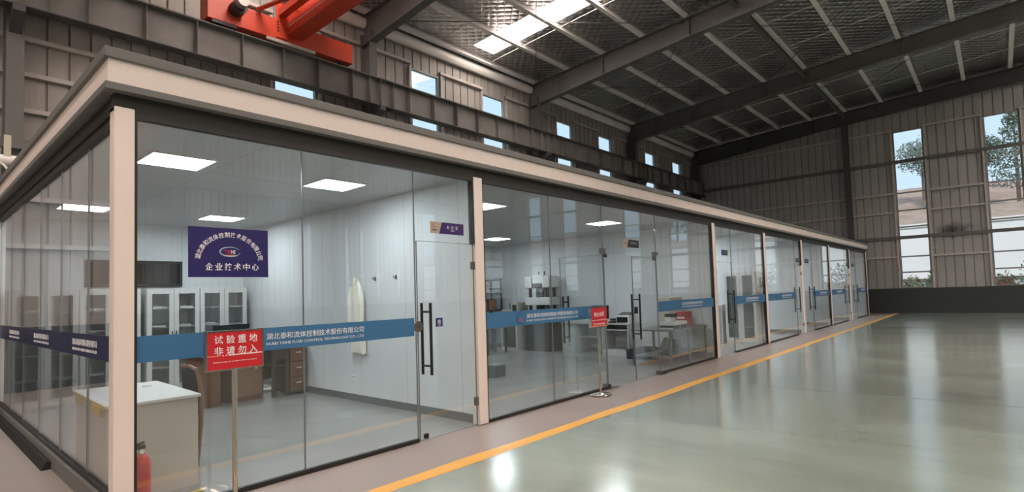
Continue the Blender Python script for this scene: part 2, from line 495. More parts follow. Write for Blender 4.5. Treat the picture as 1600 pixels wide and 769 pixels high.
# --- hall windows: frame, cross bars, pane
BARS = [2.06, 2.85, 3.80, 4.36, 5.20, 6.10, 7.72]
WN = [0]
def hall_window(axis, c, out, a, b, label, WZ0=WZ0, WZ1=WZ1):
    WN[0] += 1
    w = thing('window_%d' % WN[0], label, 'window', kind='structure')
    def B(m_, u0, u1, d0, d1, z0, z1):
        lo, hi = sorted((c+out*d0, c+out*d1))
        if axis == 0: m_.box(lo, hi, u0, u1, z0, z1)
        else: m_.box(u0, u1, lo, hi, z0, z1)
    f = MB()
    B(f, a-0.02, a+0.05, -0.03, 0.09, WZ0, WZ1); B(f, b-0.05, b+0.02, -0.03, 0.09, WZ0, WZ1)
    B(f, a+0.05, b-0.05, -0.03, 0.09, WZ0, WZ0+0.05); B(f, a+0.05, b-0.05, -0.03, 0.09, WZ1-0.05, WZ1)
    f.build('window_frame', 'frame_grey', w)
    k = MB()
    for z in BARS:
        if z > WZ1-0.1: continue
        t = 0.035 if z not in (7.72, 3.80) else 0.055
        B(k, a+0.05, b-0.05, -0.01, 0.06, z-t, z+t)
    k.build('glazing_bars', 'frame_grey', w)
    p = MB(); B(p, a+0.05, b-0.05, 0.03, 0.036, WZ0+0.05, WZ1-0.05)
    p.build('pane', 'glass', w)
    return w
for i, (a, b) in enumerate(FAR_W):
    hall_window(0, XF, 1, a, b, '%s tall barred window of the far end wall, counted from the offices' % ORD[i])
for i, (a, b) in enumerate(LEFT_W):
    hall_window(1, YL, 1, a, b, '%s tall barred window from the near end, in the wall behind offices' % ORD[i])
for i, (a, b, z0_, z1_) in enumerate(SLITS):
    hall_window(1, YR, -1, a, b, '%s narrow barred window from the near end, in the opposite wall' % ORD[i], z0_, z1_)

# --- girts (horizontal wall rails)
def girt_profile(m_, axis, c, out, u0, u1, z, h=0.10, d=0.12):
    lo, hi = sorted((c-out*0.002, c-out*d))
    if axis == 0:
        m_.box(lo, hi, u0, u1, z+h-0.012, z+h); m_.box(lo, hi, u0, u1, z, z+0.012)
        m_.box(*sorted((c-out*d, c-out*(d-0.012))), u0, u1, z+0.012, z+h-0.012)
    else:
        m_.box(u0, u1, lo, hi, z+h-0.012, z+h); m_.box(u0, u1, lo, hi, z, z+0.012)
        m_.box(u0, u1, *sorted((c-out*d, c-out*(d-0.012))), z+0.012, z+h-0.012)
def girt(axis, c, out, u0, u1, z, h, label, grp, breaks=None, material='girt_paint'):
    t = thing('wall_rail', label, 'wall rail', group=grp)
    for a, b in (breaks or [(u0, u1)]):
        mb = MB(); girt_profile(mb, axis, c, out, a, b, z, h); mb.build('rail_length', material, t)
    return t
def gaps(holes, u0, u1):
    r = []; p = u0
    for a, b in sorted(holes):
        r.append((p, a-0.02)); p = b+0.02
    r.append((p, u1)); return r
GZ_FAR = [9.30, 7.62, 6.05, 5.08, 3.74, 2.80]
for i, z in enumerate(GZ_FAR):
    thru = z in (7.62, 3.74)
    girt(0, XF, 1, YR, YL-0.05, z, 0.16 if thru else 0.09, 'horizontal steel rail of the far end wall, %s from its top' % ORD[i], 'far wall rails',
         None if thru else gaps(FAR_W, YR, YL-0.05), 'steel_grey' if thru else 'girt_paint')
GZ_LEFT = [9.36, 7.60, 6.95, 6.23, 5.50, 3.74, 2.80]
for i, z in enumerate(GZ_LEFT):
    thru = z == 7.60
    girt(1, YL, 1, XB, XF-0.15, z, 0.15 if thru else 0.09, 'horizontal steel rail of wall behind offices, %s from its top' % ORD[i], 'long wall rails',
         None if thru else gaps(LEFT_W, XB, XF-0.15), 'steel_grey' if thru else 'girt_paint')
# window jamb posts
def jambs(axis, c, out, holes, label, grp):
    for i, (a, b) in enumerate(holes):
        for side, u in (('near', a-0.11), ('far', b+0.03)):
            mb = MB()
            if axis == 0: mb.box(*sorted((c-out*0.003, c-out*0.11)), u, u+0.08, 1.26, WZ1+0.02)
            else: mb.box(u, u+0.08, *sorted((c-out*0.003, c-out*0.11)), 1.26, WZ1+0.02)
            w = side if axis == 1 else ('right' if side == 'near' else 'left')
            tag(mb.build('window_jamb_post', 'girt_paint'), label % (w, ORD[i]), 'window post', grp)
jambs(0, XF, 1, FAR_W, 'upright steel post on the %s side of the %s far wall window', 'far wall window posts')
jambs(1, YL, 1, LEFT_W, 'upright post at the %s edge of the %s window behind offices', 'long wall window posts')

# --- steel columns, I-section
def i_column(x, y0, y1, z1, label, material='steel_grey', wide=0.26):
    t = thing('steel_column', label, 'column', (x, (y0+y1)/2, 0), group='wall columns')
    h = (y1-y0)/2
    m_ = MB().box(-wide/2, wide/2, -h, -h+0.018, 0, z1).box(-wide/2, wide/2, h-0.018, h, 0, z1).box(-0.007, 0.007, -h+0.018, h-0.018, 0, z1)
    m_.build('column_shaft', material, t)
    box(-wide/2-0.06, wide/2+0.06, -h-0.05, h+0.05, 0, 0.025).build('base_plate', material, t)
    return t
for i, x in enumerate(COLX):
    i_column(x, 8.95, 9.42, roof_z(9.0)-0.55, '%s steel column from the near end, on the wall behind offices' % ORD[i])
    i_column(x, YR+0.13, YR+0.6, roof_z(9.0)-0.55, '%s steel column from the near end, on the opposite wall' % ORD[i])
def end_column(y, label):
    t = thing('steel_column', label, 'column', (XF-0.30, y, 0), group='wall columns')
    z1 = roof_z(y)-0.65
    MB().box(-0.17, -0.152, -0.13, 0.13, 0, z1).box(0.152, 0.17, -0.13, 0.13, 0, z1).box(-0.152, 0.152, -0.007, 0.007, 0, z1).build('column_shaft', 'steel_dark', t)
    box(-0.2, 0.2, -0.18, 0.18, 0, 0.025).build('base_plate', 'steel_dark', t)
end_column(0.92, 'dark steel column against far end wall beside office end')
end_column(-7.85, 'dark steel column against far end wall under the ridge')
end_column(-16.6, 'dark steel column against far end wall, farthest from offices')

# --- rafters (haunched plate girders)
def rafter(x, label, material='steel_grey'):
    t = thing('roof_rafter', label, 'rafter', (x, 0, 0), group='roof rafters')
    bot = [(9.42, 9.30), (8.95, 9.36), (2.4, 9.98), (RIDGE, 10.60)]
    bot = bot+[(2*RIDGE-y, z) for y, z in bot[:-1][::-1]]
    top = [(y, roof_z(y)-0.004) for y in (YR+0.13, RIDGE, 9.42)]
    lowf = [(y, z+0.02) for y, z in bot]
    MB().prism(bot+[(y, z-0.02) for y, z in top], 0, -0.006, 0.006).build('web', material, t)
    MB().prism([(y, z-0.02) for y, z in bot]+lowf[::-1], 0, -0.13, 0.13).build('bottom_flange', material, t)
    MB().prism([(y, z-0.02) for y, z in top]+[(y, z) for y, z in top][::-1], 0, -0.13, 0.13).build('top_flange', material, t)
    for y in (5.8, 2.4, -2.6, -12.0, -17.0):
        zt = roof_z(y)-0.03
        zb = 9.36+(8.95-y)/(8.95-2.4)*0.62 if y >= 2.4 else 9.98+(2.4-y)/(2.4-RIDGE)*0.62
        if y < RIDGE:
            yy = 2*RIDGE-y; zb = 9.36+(8.95-yy)/(8.95-2.4)*0.62 if yy >= 2.4 else 9.98+(2.4-yy)/(2.4-RIDGE)*0.62
        MB().box(-0.12, 0.12, y-0.006, y+0.006, zb, zt).build('stiffener_plate', material, t)
for i, x in enumerate(COLX):
    rafter(x, '%s grey steel roof rafter from the near end of hall' % ORD[i], 'steel_dark' if i == len(COLX)-1 else 'steel_grey')

# --- purlins (pale Z sections)
PY_ = [9.1-1.655*i for i in range(11)]
PY_ = PY_+[2*RIDGE-y for y in PY_[::-1] if 2*RIDGE-y < RIDGE-0.4]
for i, y in enumerate(PY_):
    z = roof_z(y)
    m_ = MB().box(XB, XF-0.02, y-0.075, y+0.075, z, z+0.010).box(XB, XF-0.02, y+0.065, y+0.075, z+0.01, z+0.2).box(XB, XF-0.02, y-0.075, y-0.065, z+0.01, z+0.05).box(XB, XF-0.02, y+0.0, y+0.065, z+0.19, z+0.2)
    tag(m_.build('roof_purlin', 'purlin_pale'), 'pale steel roof purlin, %s counted from the wall behind offices' % ORD[i], 'purlin', 'roof purlins')
# eave beam and gutter along the left wall
tag(MB().prism([(9.50, 9.92), (9.50, 10.2), (9.30, 10.2), (9.26, 10.10), (9.28, 9.98), (9.36, 9.90)], 0, XB, XF-0.02).build('eave_gutter', 'purlin_pale', smooth=True), 'long pale eave beam above the wall behind offices', 'eave beam')
# strut along the hall
tag(MB().box(-15, XF-0.2, 0.79, 0.93, 10.38, 10.40).box(-15, XF-0.2, 0.79, 0.93, 10.52, 10.54).box(-15, XF-0.2, 0.853, 0.867, 10.40, 10.52).build('roof_strut', 'steel_grey'), 'long dark steel strut under the roof beside a pale purlin', 'roof strut')

# --- roof sheet with foil insulation
m_ = MB()
SKX = [-11.1, -3.15, 4.85, 12.85, 20.8, 28.75]  # only the fourth is a visible skylight; the rest are added fill light
SKTOP = [8.75, 8.75, 8.75, 8.75, RIDGE, RIDGE]
xs = [XB]
for s in SKX: xs += [s-0.5, s+0.5]
xs.append(XF+0.07)
ys = [YL+0.07]+[YL-0.87*i for i in range(1, 20)]
ys = [y for y in ys if y > RIDGE]+[RIDGE]
ys = ys+[2*RIDGE-y for y in ys[::-1][1:]]
def rz(y): return roof_z(y)+0.205
for k, (a, b) in enumerate(zip(xs, xs[1:])):
    sky = k % 2 == 1
    for y0, y1 in zip(ys, ys[1:]):
        if sky and y1 > -23.4 and y0 <= SKTOP[k//2]+1e-6: continue
        m_.add([(a, y0, rz(y0)), (b, y0, rz(y0)), (b, y1, rz(y1)), (a, y1, rz(y1)), (a, y0, rz(y0)+0.06), (b, y0, rz(y0)+0.06), (b, y1, rz(y1)+0.06), (a, y1, rz(y1)+0.06)],
               [(0, 1, 2, 3), (7, 6, 5, 4), (0, 4, 5, 1), (1, 5, 6, 2), (2, 6, 7, 3), (3, 7, 4, 0)])
structure(m_.build('ceiling', 'foil'), 'crinkled silver foil insulation lining the roof', 'ceiling')
YS = [y for y in ys if -22.5 < y < 8.7+0.9]
for i, s in enumerate(SKX):
    m_ = MB()
    yy = [y for y in ys if -23.4 <= y <= SKTOP[i]+1e-6]
    for y0, y1 in zip(yy, yy[1:]):
        m_.add([(s-0.5, y0, rz(y0)+0.03), (s+0.5, y0, rz(y0)+0.03), (s+0.5, y1, rz(y1)+0.03), (s-0.5, y1, rz(y1)+0.03)], [(0, 1, 2, 3)])
    o = m_.build('roof_skylight', 'skylight', recalc=False)
    md = o.modifiers.new('thickness', 'SOLIDIFY'); md.thickness = 0.01
    tag(o, ['translucent roof skylight strip, farthest behind the viewer', 'translucent roof skylight strip behind the office corner', 'translucent roof skylight strip above the first offices', 'glowing warm translucent skylight strip in the silver roof', 'roof skylight strip beyond the ridge, nearer of two', 'roof skylight strip beyond the ridge, farther of two'][i], 'skylight', 'roof skylights')

# --- cross bracing and sag rods
def rod(a, b, r, label, grp, name='brace_rod', material='steel_dark'):
    tag(MB().cyl(a, b, r, 6).build(name, material), label, 'steel rod', grp)
k = 0
for bi in (3, 4, 5):
    x0, x1 = COLX[bi]+0.14, COLX[bi+1]-0.14
    for j, (ya, yb) in enumerate([(9.0, 2.6), (2.6, -4.2)]):
        dz = 0.16
        w = ['nearest', 'middle', 'farthest'][bi-3]
        s = ['wall side', 'ridge side'][j]
        rod((x0, ya, roof_z(ya)-dz), (x1, yb, roof_z(yb)-dz), 0.013, 'thin dark roof brace rod, %s bay, %s, running away from wall' % (w, s), 'roof brace rods')
        rod((x0, yb, roof_z(yb)-dz-0.03), (x1, ya, roof_z(ya)-dz-0.03), 0.013, 'thin dark roof brace rod, %s bay, %s, running towards wall' % (w, s), 'roof brace rods')
    for q, fr in enumerate((0.33, 0.66)):
        x = x0+(x1-x0)*fr
        pts = []
        for y in (9.1, RIDGE+0.2): pts.append((x, y, roof_z(y)+0.09))
        rod(pts[0], pts[1], 0.012, 'pale sag rod between purlins, %s bay, %s of two' % (w, ['nearer', 'farther'][q]), 'sag rods', 'sag_rod', 'purlin_pale')

# --- crane runway girder with stiffeners
GB, GT = 7.28, 8.10
t = thing('crane_runway_girder', 'long grey plate girder carrying the red crane along the wall', 'girder', (0, 8.72, 0))
MB().box(-15.3, XF-0.45, -0.006, 0.006, GB+0.02, GT-0.02).build('web', 'girder_grey', t)
MB().box(-15.3, XF-0.45, -0.18, 0.18, GT-0.02, GT).build('top_flange', 'girder_grey', t)
MB().box(-15.3, XF-0.45, -0.16, 0.16, GB, GB+0.02).build('bottom_flange', 'steel_dark', t)
MB().box(-15.3, XF-0.45, -0.035, 0.035, GT, GT+0.08).build('crane_rail', 'steel_dark', t)
sxs = []
for cx in COLX[:-1]:
    sxs += [cx, cx+0.45, cx+1.05, cx+2.03, cx+3.02, cx+4.02, cx+5.03, cx+5.98, cx+7.0, cx+7.58]
for x in sxs:
    if x > 0.2: MB().box(x-0.005, x+0.005, -0.16, -0.006, GB+0.02, GT-0.02).build('stiffener_plate', 'girder_grey', t)
for i, x in enumerate(COLX):
    if i == 6: continue
    b = thing('girder_bracket', 'steel bracket carrying the crane girder on the %s column' % ORD[i], 'bracket', (x, 8.95, 0), group='crane girder brackets')
    MB().prism([(0.0, GB), (-0.46, GB), (-0.46, GB-0.14), (0.0, GB-0.42)], 0, -0.09, 0.09).build('corbel', 'steel_dark', b)
    if x > 5: MB().cyl((0.12, -0.12, GB-0.42), (0.55, -0.22, GB-0.03), 0.035, 8).build('knee_brace', 'steel_dark', b)
# runway on the opposite side
t = thing('crane_runway_girder', 'grey plate girder for the crane along the opposite wall', 'girder', (0, YR+0.83, 0))
MB().box(-15.3, XF-0.45, -0.006, 0.006, GB+0.02, GT-0.02).build('web', 'girder_grey', t)
MB().box(-15.3, XF-0.45, -0.18, 0.18, GT-0.02, GT).box(-15.3, XF-0.45, -0.16, 0.16, GB, GB+0.02).build('flanges', 'girder_grey', t)
MB().box(-15.3, XF-0.45, -0.035, 0.035, GT, GT+0.08).build('crane_rail', 'steel_dark', t)

# --- red overhead crane
cr = thing('overhead_crane', 'orange red overhead travelling crane on the wall girder', 'crane', (0, 0, GT+0.08))
zb = 0.05
MB().box(3.62, 7.38, 8.52, 8.92, zb, 0.58).build('end_truck', 'crane_red', cr, bevel=0.01)
MB().box(3.60, 4.35, 8.49, 8.95, zb-0.02, 0.66).build('end_truck_drive_box', 'crane_red', cr, bevel=0.01)
for x in (3.95, 7.1):
    MB().cyl((x, 8.66, 0.13), (x, 8.78, 0.13), 0.13, 20).build('wheel', 'crane_dark', cr)
MB().box(3.70, 4.25, 8.50, 8.52, -0.04, zb-0.02).build('wheel_guard', 'crane_dark', cr)
MB().cyl((4.22, 8.22, 0.40), (4.22, 8.49, 0.40), 0.17, 18).build('drive_motor', 'crane_dark', cr, smooth=True)
MB().cyl((4.22, 8.02, 0.47), (4.22, 8.22, 0.47), 0.13, 18).build('motor_cap', 'motor_grey', cr, smooth=True)
# bridge girder running across the hall
Y0, Y1 = 8.52, YR+0.9
MB().box(5.56, 5.84, Y1, Y0, 0.27, 1.30).build('bridge_web', 'crane_red', cr)
MB().box(5.48, 5.92, Y1, Y0, 0.23, 0.27).build('bridge_bottom_flange', 'crane_red', cr)
MB().box(5.40, 6.00, Y1, Y0, 1.30, 1.34).build('bridge_top_flange', 'crane_red', cr)
MB().box(5.26, 5.44, Y1, Y0, 0.66, 0.84).build('bridge_side_channel', 'crane_red', cr)
MB().box(5.20, 5.56, 8.495, 8.52, 0.10, 1.0).build('end_plate', 'crane_red', cr)
m_ = MB()
for y in (8.0, 5.5, 3.0, 0.5): m_.box(5.44, 5.56, y, y+0.05, 0.70, 0.78)
m_.build('channel_arms', 'crane_red', cr)
MB().cyl((5.50, Y1, 0.46), (5.50, Y0, 0.46), 0.013, 6).build('power_cable', 'plastic_white', cr, label='pale power cable along the bridge')
MB().prism([(4.70, 8.52), (4.82, 8.52), (5.34, 6.3), (5.26, 6.3)], 2, 0.62, 0.66).build('diagonal_brace', 'crane_red', cr)
for z in (0.26, 0.34, 0.42, 0.50):
    MB().cyl((5.24, 8.47, z), (5.24, 8.496, z), 0.022, 8).build('flange_bolt', 'crane_dark', cr)
MB().box(4.95, 6.25, 8.50, 8.52, -0.03, 0.045).build('lower_stop_plate', 'motor_grey', cr)
MB().box(3.62, 7.38, YR+0.63, YR+1.03, zb, 0.62).build('end_truck', 'crane_red', cr)
for x in (3.95, 7.1):
    MB().cyl((x, YR+0.77, 0.13), (x, YR+0.89, 0.13), 0.13, 20).build('wheel', 'crane_dark', cr)

# --- cable hoist gear at the far left, on the first column
hb = thing('cable_bracket', 'pale motor and coiled cable on a bracket at the leftmost column', 'bracket', (0.30, 8.9, 4.6))
MB().box(-1.2, 0.55, -0.10, 0.0, 0.02, 0.20).build('bracket_beam', 'steel_grey', hb)
MB().cyl((-0.35, -0.05, -0.22), (0.22, -0.05, -0.22), 0.10, 14).build('motor', 'plastic_white', hb, smooth=True)
MB().box(-0.06, 0.04, -0.13, -0.101, -0.2, 0.24).build('hanger_strap', 'machine_beige', hb)
ring = [(-0.25+0.26*math.cos(a), -0.13, -0.48+0.22*math.sin(a)) for a in [2*PI*i/28 for i in range(28)]]
MB().tube(ring, 0.022, 8, True).build('cable_coil', 'plastic_white', hb, smooth=True)

# ================================================================== THE OFFICES
BX1, BY1, CZ = 30.45, 7.0, 3.10
structure(box(0.02, BX1, 0.06, BY1+0.06, 0.0, 0.006).build('floor_office', 'office_concrete'), 'polished grey concrete floor inside the glass offices', 'floor')
structure(box(0.05, BX1-0.05, 0.05, BY1, CZ, CZ+0.06).build('ceiling_office', 'ceiling_panel'), 'grey panel ceiling of the glass offices', 'ceiling')
structure(box(0.0, BX1, BY1, BY1+0.06, 0.0, CZ+0.3).build('wall_office_back', 'wall_panel'), 'white panel back wall of the glass offices', 'wall')
PX_ = [3.775, 11.33, 14.95, 18.77, 22.65, 26.43]
for i, x in enumerate(PX_):
    structure(box(x-0.03, x+0.03, 0.10, BY1, 0.0, CZ).build('wall_partition', 'wall_panel'), 'white panel partition between offices, %s from the near corner' % ORD[i], 'wall')
    structure(box(x-0.045, x-0.03, 0.10, BY1, 0.0, 0.11).build('baseboard_partition', 'base_grey'), 'grey baseboard on near face of the %s office partition' % ORD[i], 'baseboard')
    structure(box(x+0.03, x+0.045, 0.10, BY1, 0.0, 0.11).build('baseboard_partition', 'base_grey'), 'grey baseboard on far face of the %s office partition' % ORD[i], 'baseboard')
structure(box(BX1-0.06, BX1, 0.10, BY1+0.06, 0.0, CZ+0.3).build('wall_office_end', 'wall_panel'), 'white panel end wall of the office row', 'wall')
# roof over the offices
structure(box(-0.02, BX1+0.02, 0.0, BY1+0.08, 3.42, 3.46).build('ceiling_office_roof', 'grey_trim'), 'flat grey roof deck on top of the offices', 'roof')

# fascia: cap, white band, lower grey band, dark head beam
def ring_box(o_, z0, z1, y_in=0.03):
    m_ = MB()
    m_.box(-o_, BX1+o_+0.12, -o_, y_in, z0, z1)
    m_.box(-o_, y_in, y_in, BY1+o_, z0, z1)
    m_.box(BX1+0.05, BX1+o_+0.12, y_in, BY1+o_, z0, z1)
    return m_
structure(ring_box(0.075, 3.435, 3.515).build('trim_cap', 'grey_trim', bevel=0.006), 'dark grey cap strip on top of the white office fascia', 'trim')
structure(ring_box(0.05, 3.255, 3.435).build('trim_fascia', 'fascia_panel'), 'cream white fascia band running along the office top', 'trim')
structure(ring_box(0.07, 3.20, 3.255).build('trim_drip_edge', 'grey_trim', bevel=0.004), 'grey lower edge strip under the cream office fascia', 'trim')
m_ = MB().box(0.0, BX1, 0.012, 0.12, 3.07, 3.20).box(0.012, 0.12, 0.12, BY1, 3.07, 3.20)
structure(m_.build('trim_head_beam', 'dark_trim'), 'dark head beam above the office glass', 'trim')
m_ = MB().box(0.13, BX1, 0.012, 0.065, 3.03, 3.07).box(0.03, 0.09, 0.13, BY1, 3.0, 3.07)
structure(m_.build('trim_head_channel', 'black_seal'), 'black channel holding the top of the office glass', 'trim')
# side kerb
structure(box(0.002, 0.13, 0.13, BY1, 0.0, 0.15).build('trim_side_kerb', 'grey_trim'), 'dark grey kerb under the side glass wall', 'trim')
structure(box(0.03, 0.10, 0.13, BY1, 0.15, 0.18).build('trim_side_channel', 'black_seal'), 'black channel at the foot of side glass wall', 'trim')
tag(MB().prism([(-0.075, 0.0), (0.0, 0.0), (0.0, 0.075), (-0.035, 0.075)], 1, 2.35, 7.0).build('cable_cover', 'rubber', smooth=False), 'black rubber cable cover lying along the side kerb', 'cable cover')

# posts
POST = [(0.0, 0.13, 'cream corner post at the near corner of the offices'), (3.70, 3.85, 'cream post between the first and second office'),
        (11.25, 11.41, 'cream post between the second and third office'), (14.87, 15.03, 'cream post between the third and fourth office'),
        (18.69, 18.85, 'cream post between the fourth and fifth office'), (22.57, 22.73, 'cream post between the fifth and sixth office'),
        (26.35, 26.51, 'cream post between the sixth and seventh office'), (30.30, 30.45, 'cream post at the far end of the offices')]
for i, (a, b, lab) in enumerate(POST):
    t = thing('trim_%d' % (i+1), lab, 'post', (a, 0, 0), kind='structure')
    MB().box(0, b-a, 0.0, 0.13, 0.006, 3.085 if i else 3.10).build('post_casing', 'white_paint', t, bevel=0.008)
    MB().box(b-a, b-a+0.018, 0.008, 0.08, 0.006, 3.07).build('post_seal', 'black_seal', t)
    if i: MB().box(-0.03, 0.0, 0.008, 0.08, 2.24 if i in (1, 4, 6) else 0.006, 3.07).build('post_seal', 'black_seal', t)

# glass panes
GN = [WN[0]]
GY = 0.035
def gx(x): return x*1.0071+0.0076
def pane_front(x0, x1, z0, z1, label, sill=True, strip=None, joints=()):
    GN[0] += 1
    w = thing('window_%d' % GN[0], label, 'window', (x0, GY, 0), kind='structure')
    box(0, x1-x0, -0.006, 0.006, z0, z1).build('pane', 'office_glass', w)
    m_ = MB()
    if 'l' in joints: m_.box(-0.005, 0.003, -0.008, 0.008, z0, z1)
    if 'r' in joints: m_.box(x1-x0-0.003, x1-x0+0.005, -0.008, 0.008, z0, z1)
    if joints: m_.build('joint_seal', 'seal_grey', w)
    if sill: box(0, x1-x0, -0.025, 0.025, 0.006, 0.04).build('sill_channel', 'black_seal', w)
    if strip:
        a, b = strip
        box(a-x0, b-x0, -0.0085, -0.0062, 1.17, 1.37).build('film_strip', 'strip_blue', w, label='blue printed film strip')
    return w
CN = '湖北泰和流体控制技术股份有限公司'
EN = 'HUBEI TAIHE FLUID CONTROL TECHNOLOGY CO., LTD'
def strip_text(w, x0, a, b, material='lettering_white', logo=True):
    c = (a+b)/2-x0
    lettering('lettering', CN, material, w, (c, -0.0087, 1.292), 0.058, b-a)
    lettering('lettering', EN, material, w, (c, -0.0087, 1.225), 0.028, b-a)
def crescent(w, cx, cz, r, x_or_y='x', depth=-0.0095):
    pts = []
    for i in range(22):
        a = math.radians(50+260*i/21)
        pts.append((cx+r*1.15*math.cos(a), depth, cz+r*math.sin(a)))
    rr = [0.002+0.016*math.sin(PI*i/21) for i in range(22)]
    rr = [q*r/0.07 for q in rr]
    m_ = MB()
    inner = []; outer = []
    for (x, y, z), q in zip(pts, rr):
        d = Vector((x-cx, 0, z-cz)).normalized()
        outer.append((x+d.x*q*0.5, y, z+d.z*q*0.5)); inner.append((x-d.x*q*0.5, y, z-d.z*q*0.5))
    n = len(pts)
    m_.add(outer+inner, [(i, i+1, n+i+1, n+i) for i in range(n-1)])
    o = m_.build('logo_mark', 'logo_blue', w, recalc=False)
    s = o.modifiers.new('thickness', 'SOLIDIFY'); s.thickness = 0.001
    MB().cyl((cx+r*0.2, depth+0.0005, cz-r*0.3), (cx+r*0.2, depth-0.0005, cz-r*0.3), r*0.35, 14).build('logo_dot', 'logo_red', w)

# bay 1
w = pane_front(0.148, 1.4679, 0.04, 3.03, 'large front glass pane beside the near corner post', strip=(0.15, 1.4679), joints='r')
w2 = pane_front(1.4729, 2.7771, 0.04, 3.03, 'front glass pane between first pane and the first office door', strip=(1.4679, 2.7469), joints='r')
strip_text(w2, 1.4729, 1.12, 2.105)
pane_front(2.7872, 3.67, 2.245, 3.03, 'glass transom above the first office door', sill=False)
# bay 2
w = pane_front(3.868, 5.2395, 0.04, 3.03, 'front glass pane right of the second post', strip=(3.868, 5.2445), joints='r')
crescent(w, 4.54-3.868, 1.265, 0.07)
w = pane_front(5.2445, 6.6545, 0.04, 3.03, 'front glass pane left of the double door', strip=(5.2445, 6.3523), joints='r')
strip_text(w, 5.2445, 4.665, 5.88)
pane_front(6.6645, 8.5075, 2.215, 3.03, 'glass transom above the double door', sill=False)
w = pane_front(8.5176, 11.22, 0.04, 3.03, 'wide front glass pane right of the double door', strip=(8.5377, 11.2), joints='l')
strip_text(w, 8.5176, 9.565, 10.59)
# bays 3-7
w = pane_front(12.4251, 14.84, 0.04, 3.03, 'front glass pane of the third office', strip=(12.4251, 14.84), joints='l'); strip_text(w, 12.4251, 13.3215, 14.3084)
pane_front(11.43, 12.4151, 2.215, 3.03, 'glass transom above the third office door', sill=False)
w = pane_front(15.05, 17.9541, 0.04, 3.03, 'front glass pane of the fourth office', strip=(15.05, 17.8937), joints='r'); strip_text(w, 15.05, 16.4233, 17.4304)
pane_front(17.9642, 18.66, 2.215, 3.03, 'glass transom above the fourth office door', sill=False)
w = pane_front(20.0489, 22.54, 0.04, 3.03, 'front glass pane of the fifth office', strip=(20.0489, 22.54), joints='l'); strip_text(w, 20.0489, 21.0560, 22.0631)
pane_front(18.87, 20.0388, 2.215, 3.03, 'glass transom above the fifth office door', sill=False)
w = pane_front(22.75, 25.5678, 0.04, 3.03, 'front glass pane of the sixth office', strip=(22.75, 25.3865), joints='r'); strip_text(w, 22.75, 23.7752, 24.7823)
pane_front(25.5779, 26.32, 2.215, 3.03, 'glass transom above the sixth office door', sill=False)
w = pane_front(27.7029, 30.27, 0.04, 3.03, 'front glass pane of the seventh office', strip=(27.8036, 30.27), joints='l'); strip_text(w, 27.7029, 28.8107, 29.8178)
pane_front(26.53, 27.6928, 2.215, 3.03, 'glass transom above the seventh office door', sill=False)

# side glass wall
YJ = [0.13, 1.10, 2.27, 3.45, 4.63, 5.81, 7.0]
for i, (a, b) in enumerate(zip(YJ, YJ[1:])):
    GN[0] += 1
    w = thing('window_%d' % GN[0], '%s side glass pane from the near corner post' % ORD[i], 'window', (0.06, a, 0), kind='structure')
    box(-0.006, 0.006, 0, b-a, 0.18, 3.02).build('pane', 'office_glass', w)
    MB().box(-0.008, 0.008, b-a-0.004, b-a+0.004, 0.18, 3.0).build('joint_seal', 'seal_grey', w)
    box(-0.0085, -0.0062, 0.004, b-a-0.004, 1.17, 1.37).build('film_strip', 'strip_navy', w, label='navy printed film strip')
    for c in ((1.22, ), (), (3.35, ), (), (5.43,), ())[i]:
        lettering('lettering', CN, 'lettering_white', w, (-0.0087, c-a, 1.292), 0.058, 0.93, 'side')
        lettering('lettering', EN, 'lettering_white', w, (-0.0087, c-a, 1.225), 0.028, 0.93, 'side')

# ------------------------------------------------------------------ doors
DN = [0]
HO = 0.078
def pull_handle(parent, x, z0=0.72, z1=1.53):
    """pair of black pull bars, one each side of the leaf"""
    for s in (-1, 1):
        h = MB().cyl((x, s*HO, z0), (x, s*HO, z1), 0.017, 14)
        ho = h.build('handle', 'handle_black', parent, smooth=True)
        for z in (z0+0.10, z1-0.10):
            MB().cyl((x, s*0.0065, z), (x, s*HO, z), 0.013, 12).build('handle_bracket', 'handle_black', ho, smooth=True)
def door(x0, x1, hinge, label, handle_x, top=2.235, angle=0.0, stop=False, pivot=True):
    """glass leaf in plane y=0.06; hinge = x of the pivot edge"""
    DN[0] += 1
    d = thing('door_%d' % DN[0], label, 'door', (hinge, GY, 0), angle, kind='structure')
    a, b = x0-hinge, x1-hinge
    lf = box(a, b, -0.006, 0.006, 0.012, top).build('leaf', 'office_glass', d)
    MB().box(a-0.002, a+0.004, -0.0075, 0.0075, 0.012, top).box(b-0.004, b+0.002, -0.0075, 0.0075, 0.012, top).box(a, b, -0.0065, 0.0065, top-0.003, top+0.002).build('edge_seal', 'seal_grey', d)
    pull_handle(d, handle_x-hinge)
    return d
def patch(d, x, z, w=0.10, h=0.09, name='hinge', material='hinge_grey'):
    return box(x-w/2, x+w/2, -0.016, 0.016, z-h/2, z+h/2).build(name, material, d, bevel=0.004)
d = door(2.802, 3.685, 3.685, 'glass door of the first office with black pull bars', 2.925, 2.235)
patch(d, 0.0, 1.97, 0.075, 0.10); patch(d, 0.0, 0.30, 0.075, 0.10)
MB().cyl((2.806-3.685, -0.014, 1.27), (2.806-3.685, 0.014, 1.27), 0.062, 28).build('lock', 'lock_bronze', d, smooth=True)
MB().cyl((2.806-3.685, -0.018, 1.27), (2.806-3.685, -0.014, 1.27), 0.022, 16).build('key_cylinder', 'hinge_grey', d)
ps = box(3.059-3.685, 3.160-3.685, -0.0085, -0.0062, 1.25, 1.35).build('push_sticker', 'board_blue', d, label='small blue push sticker')
lettering('lettering', '推', 'lettering_white', d, (3.1095-3.685, -0.0087, 1.305), 0.055)
lettering('lettering', 'PUSH', 'lettering_white', d, (3.1095-3.685, -0.0087, 1.265), 0.012)
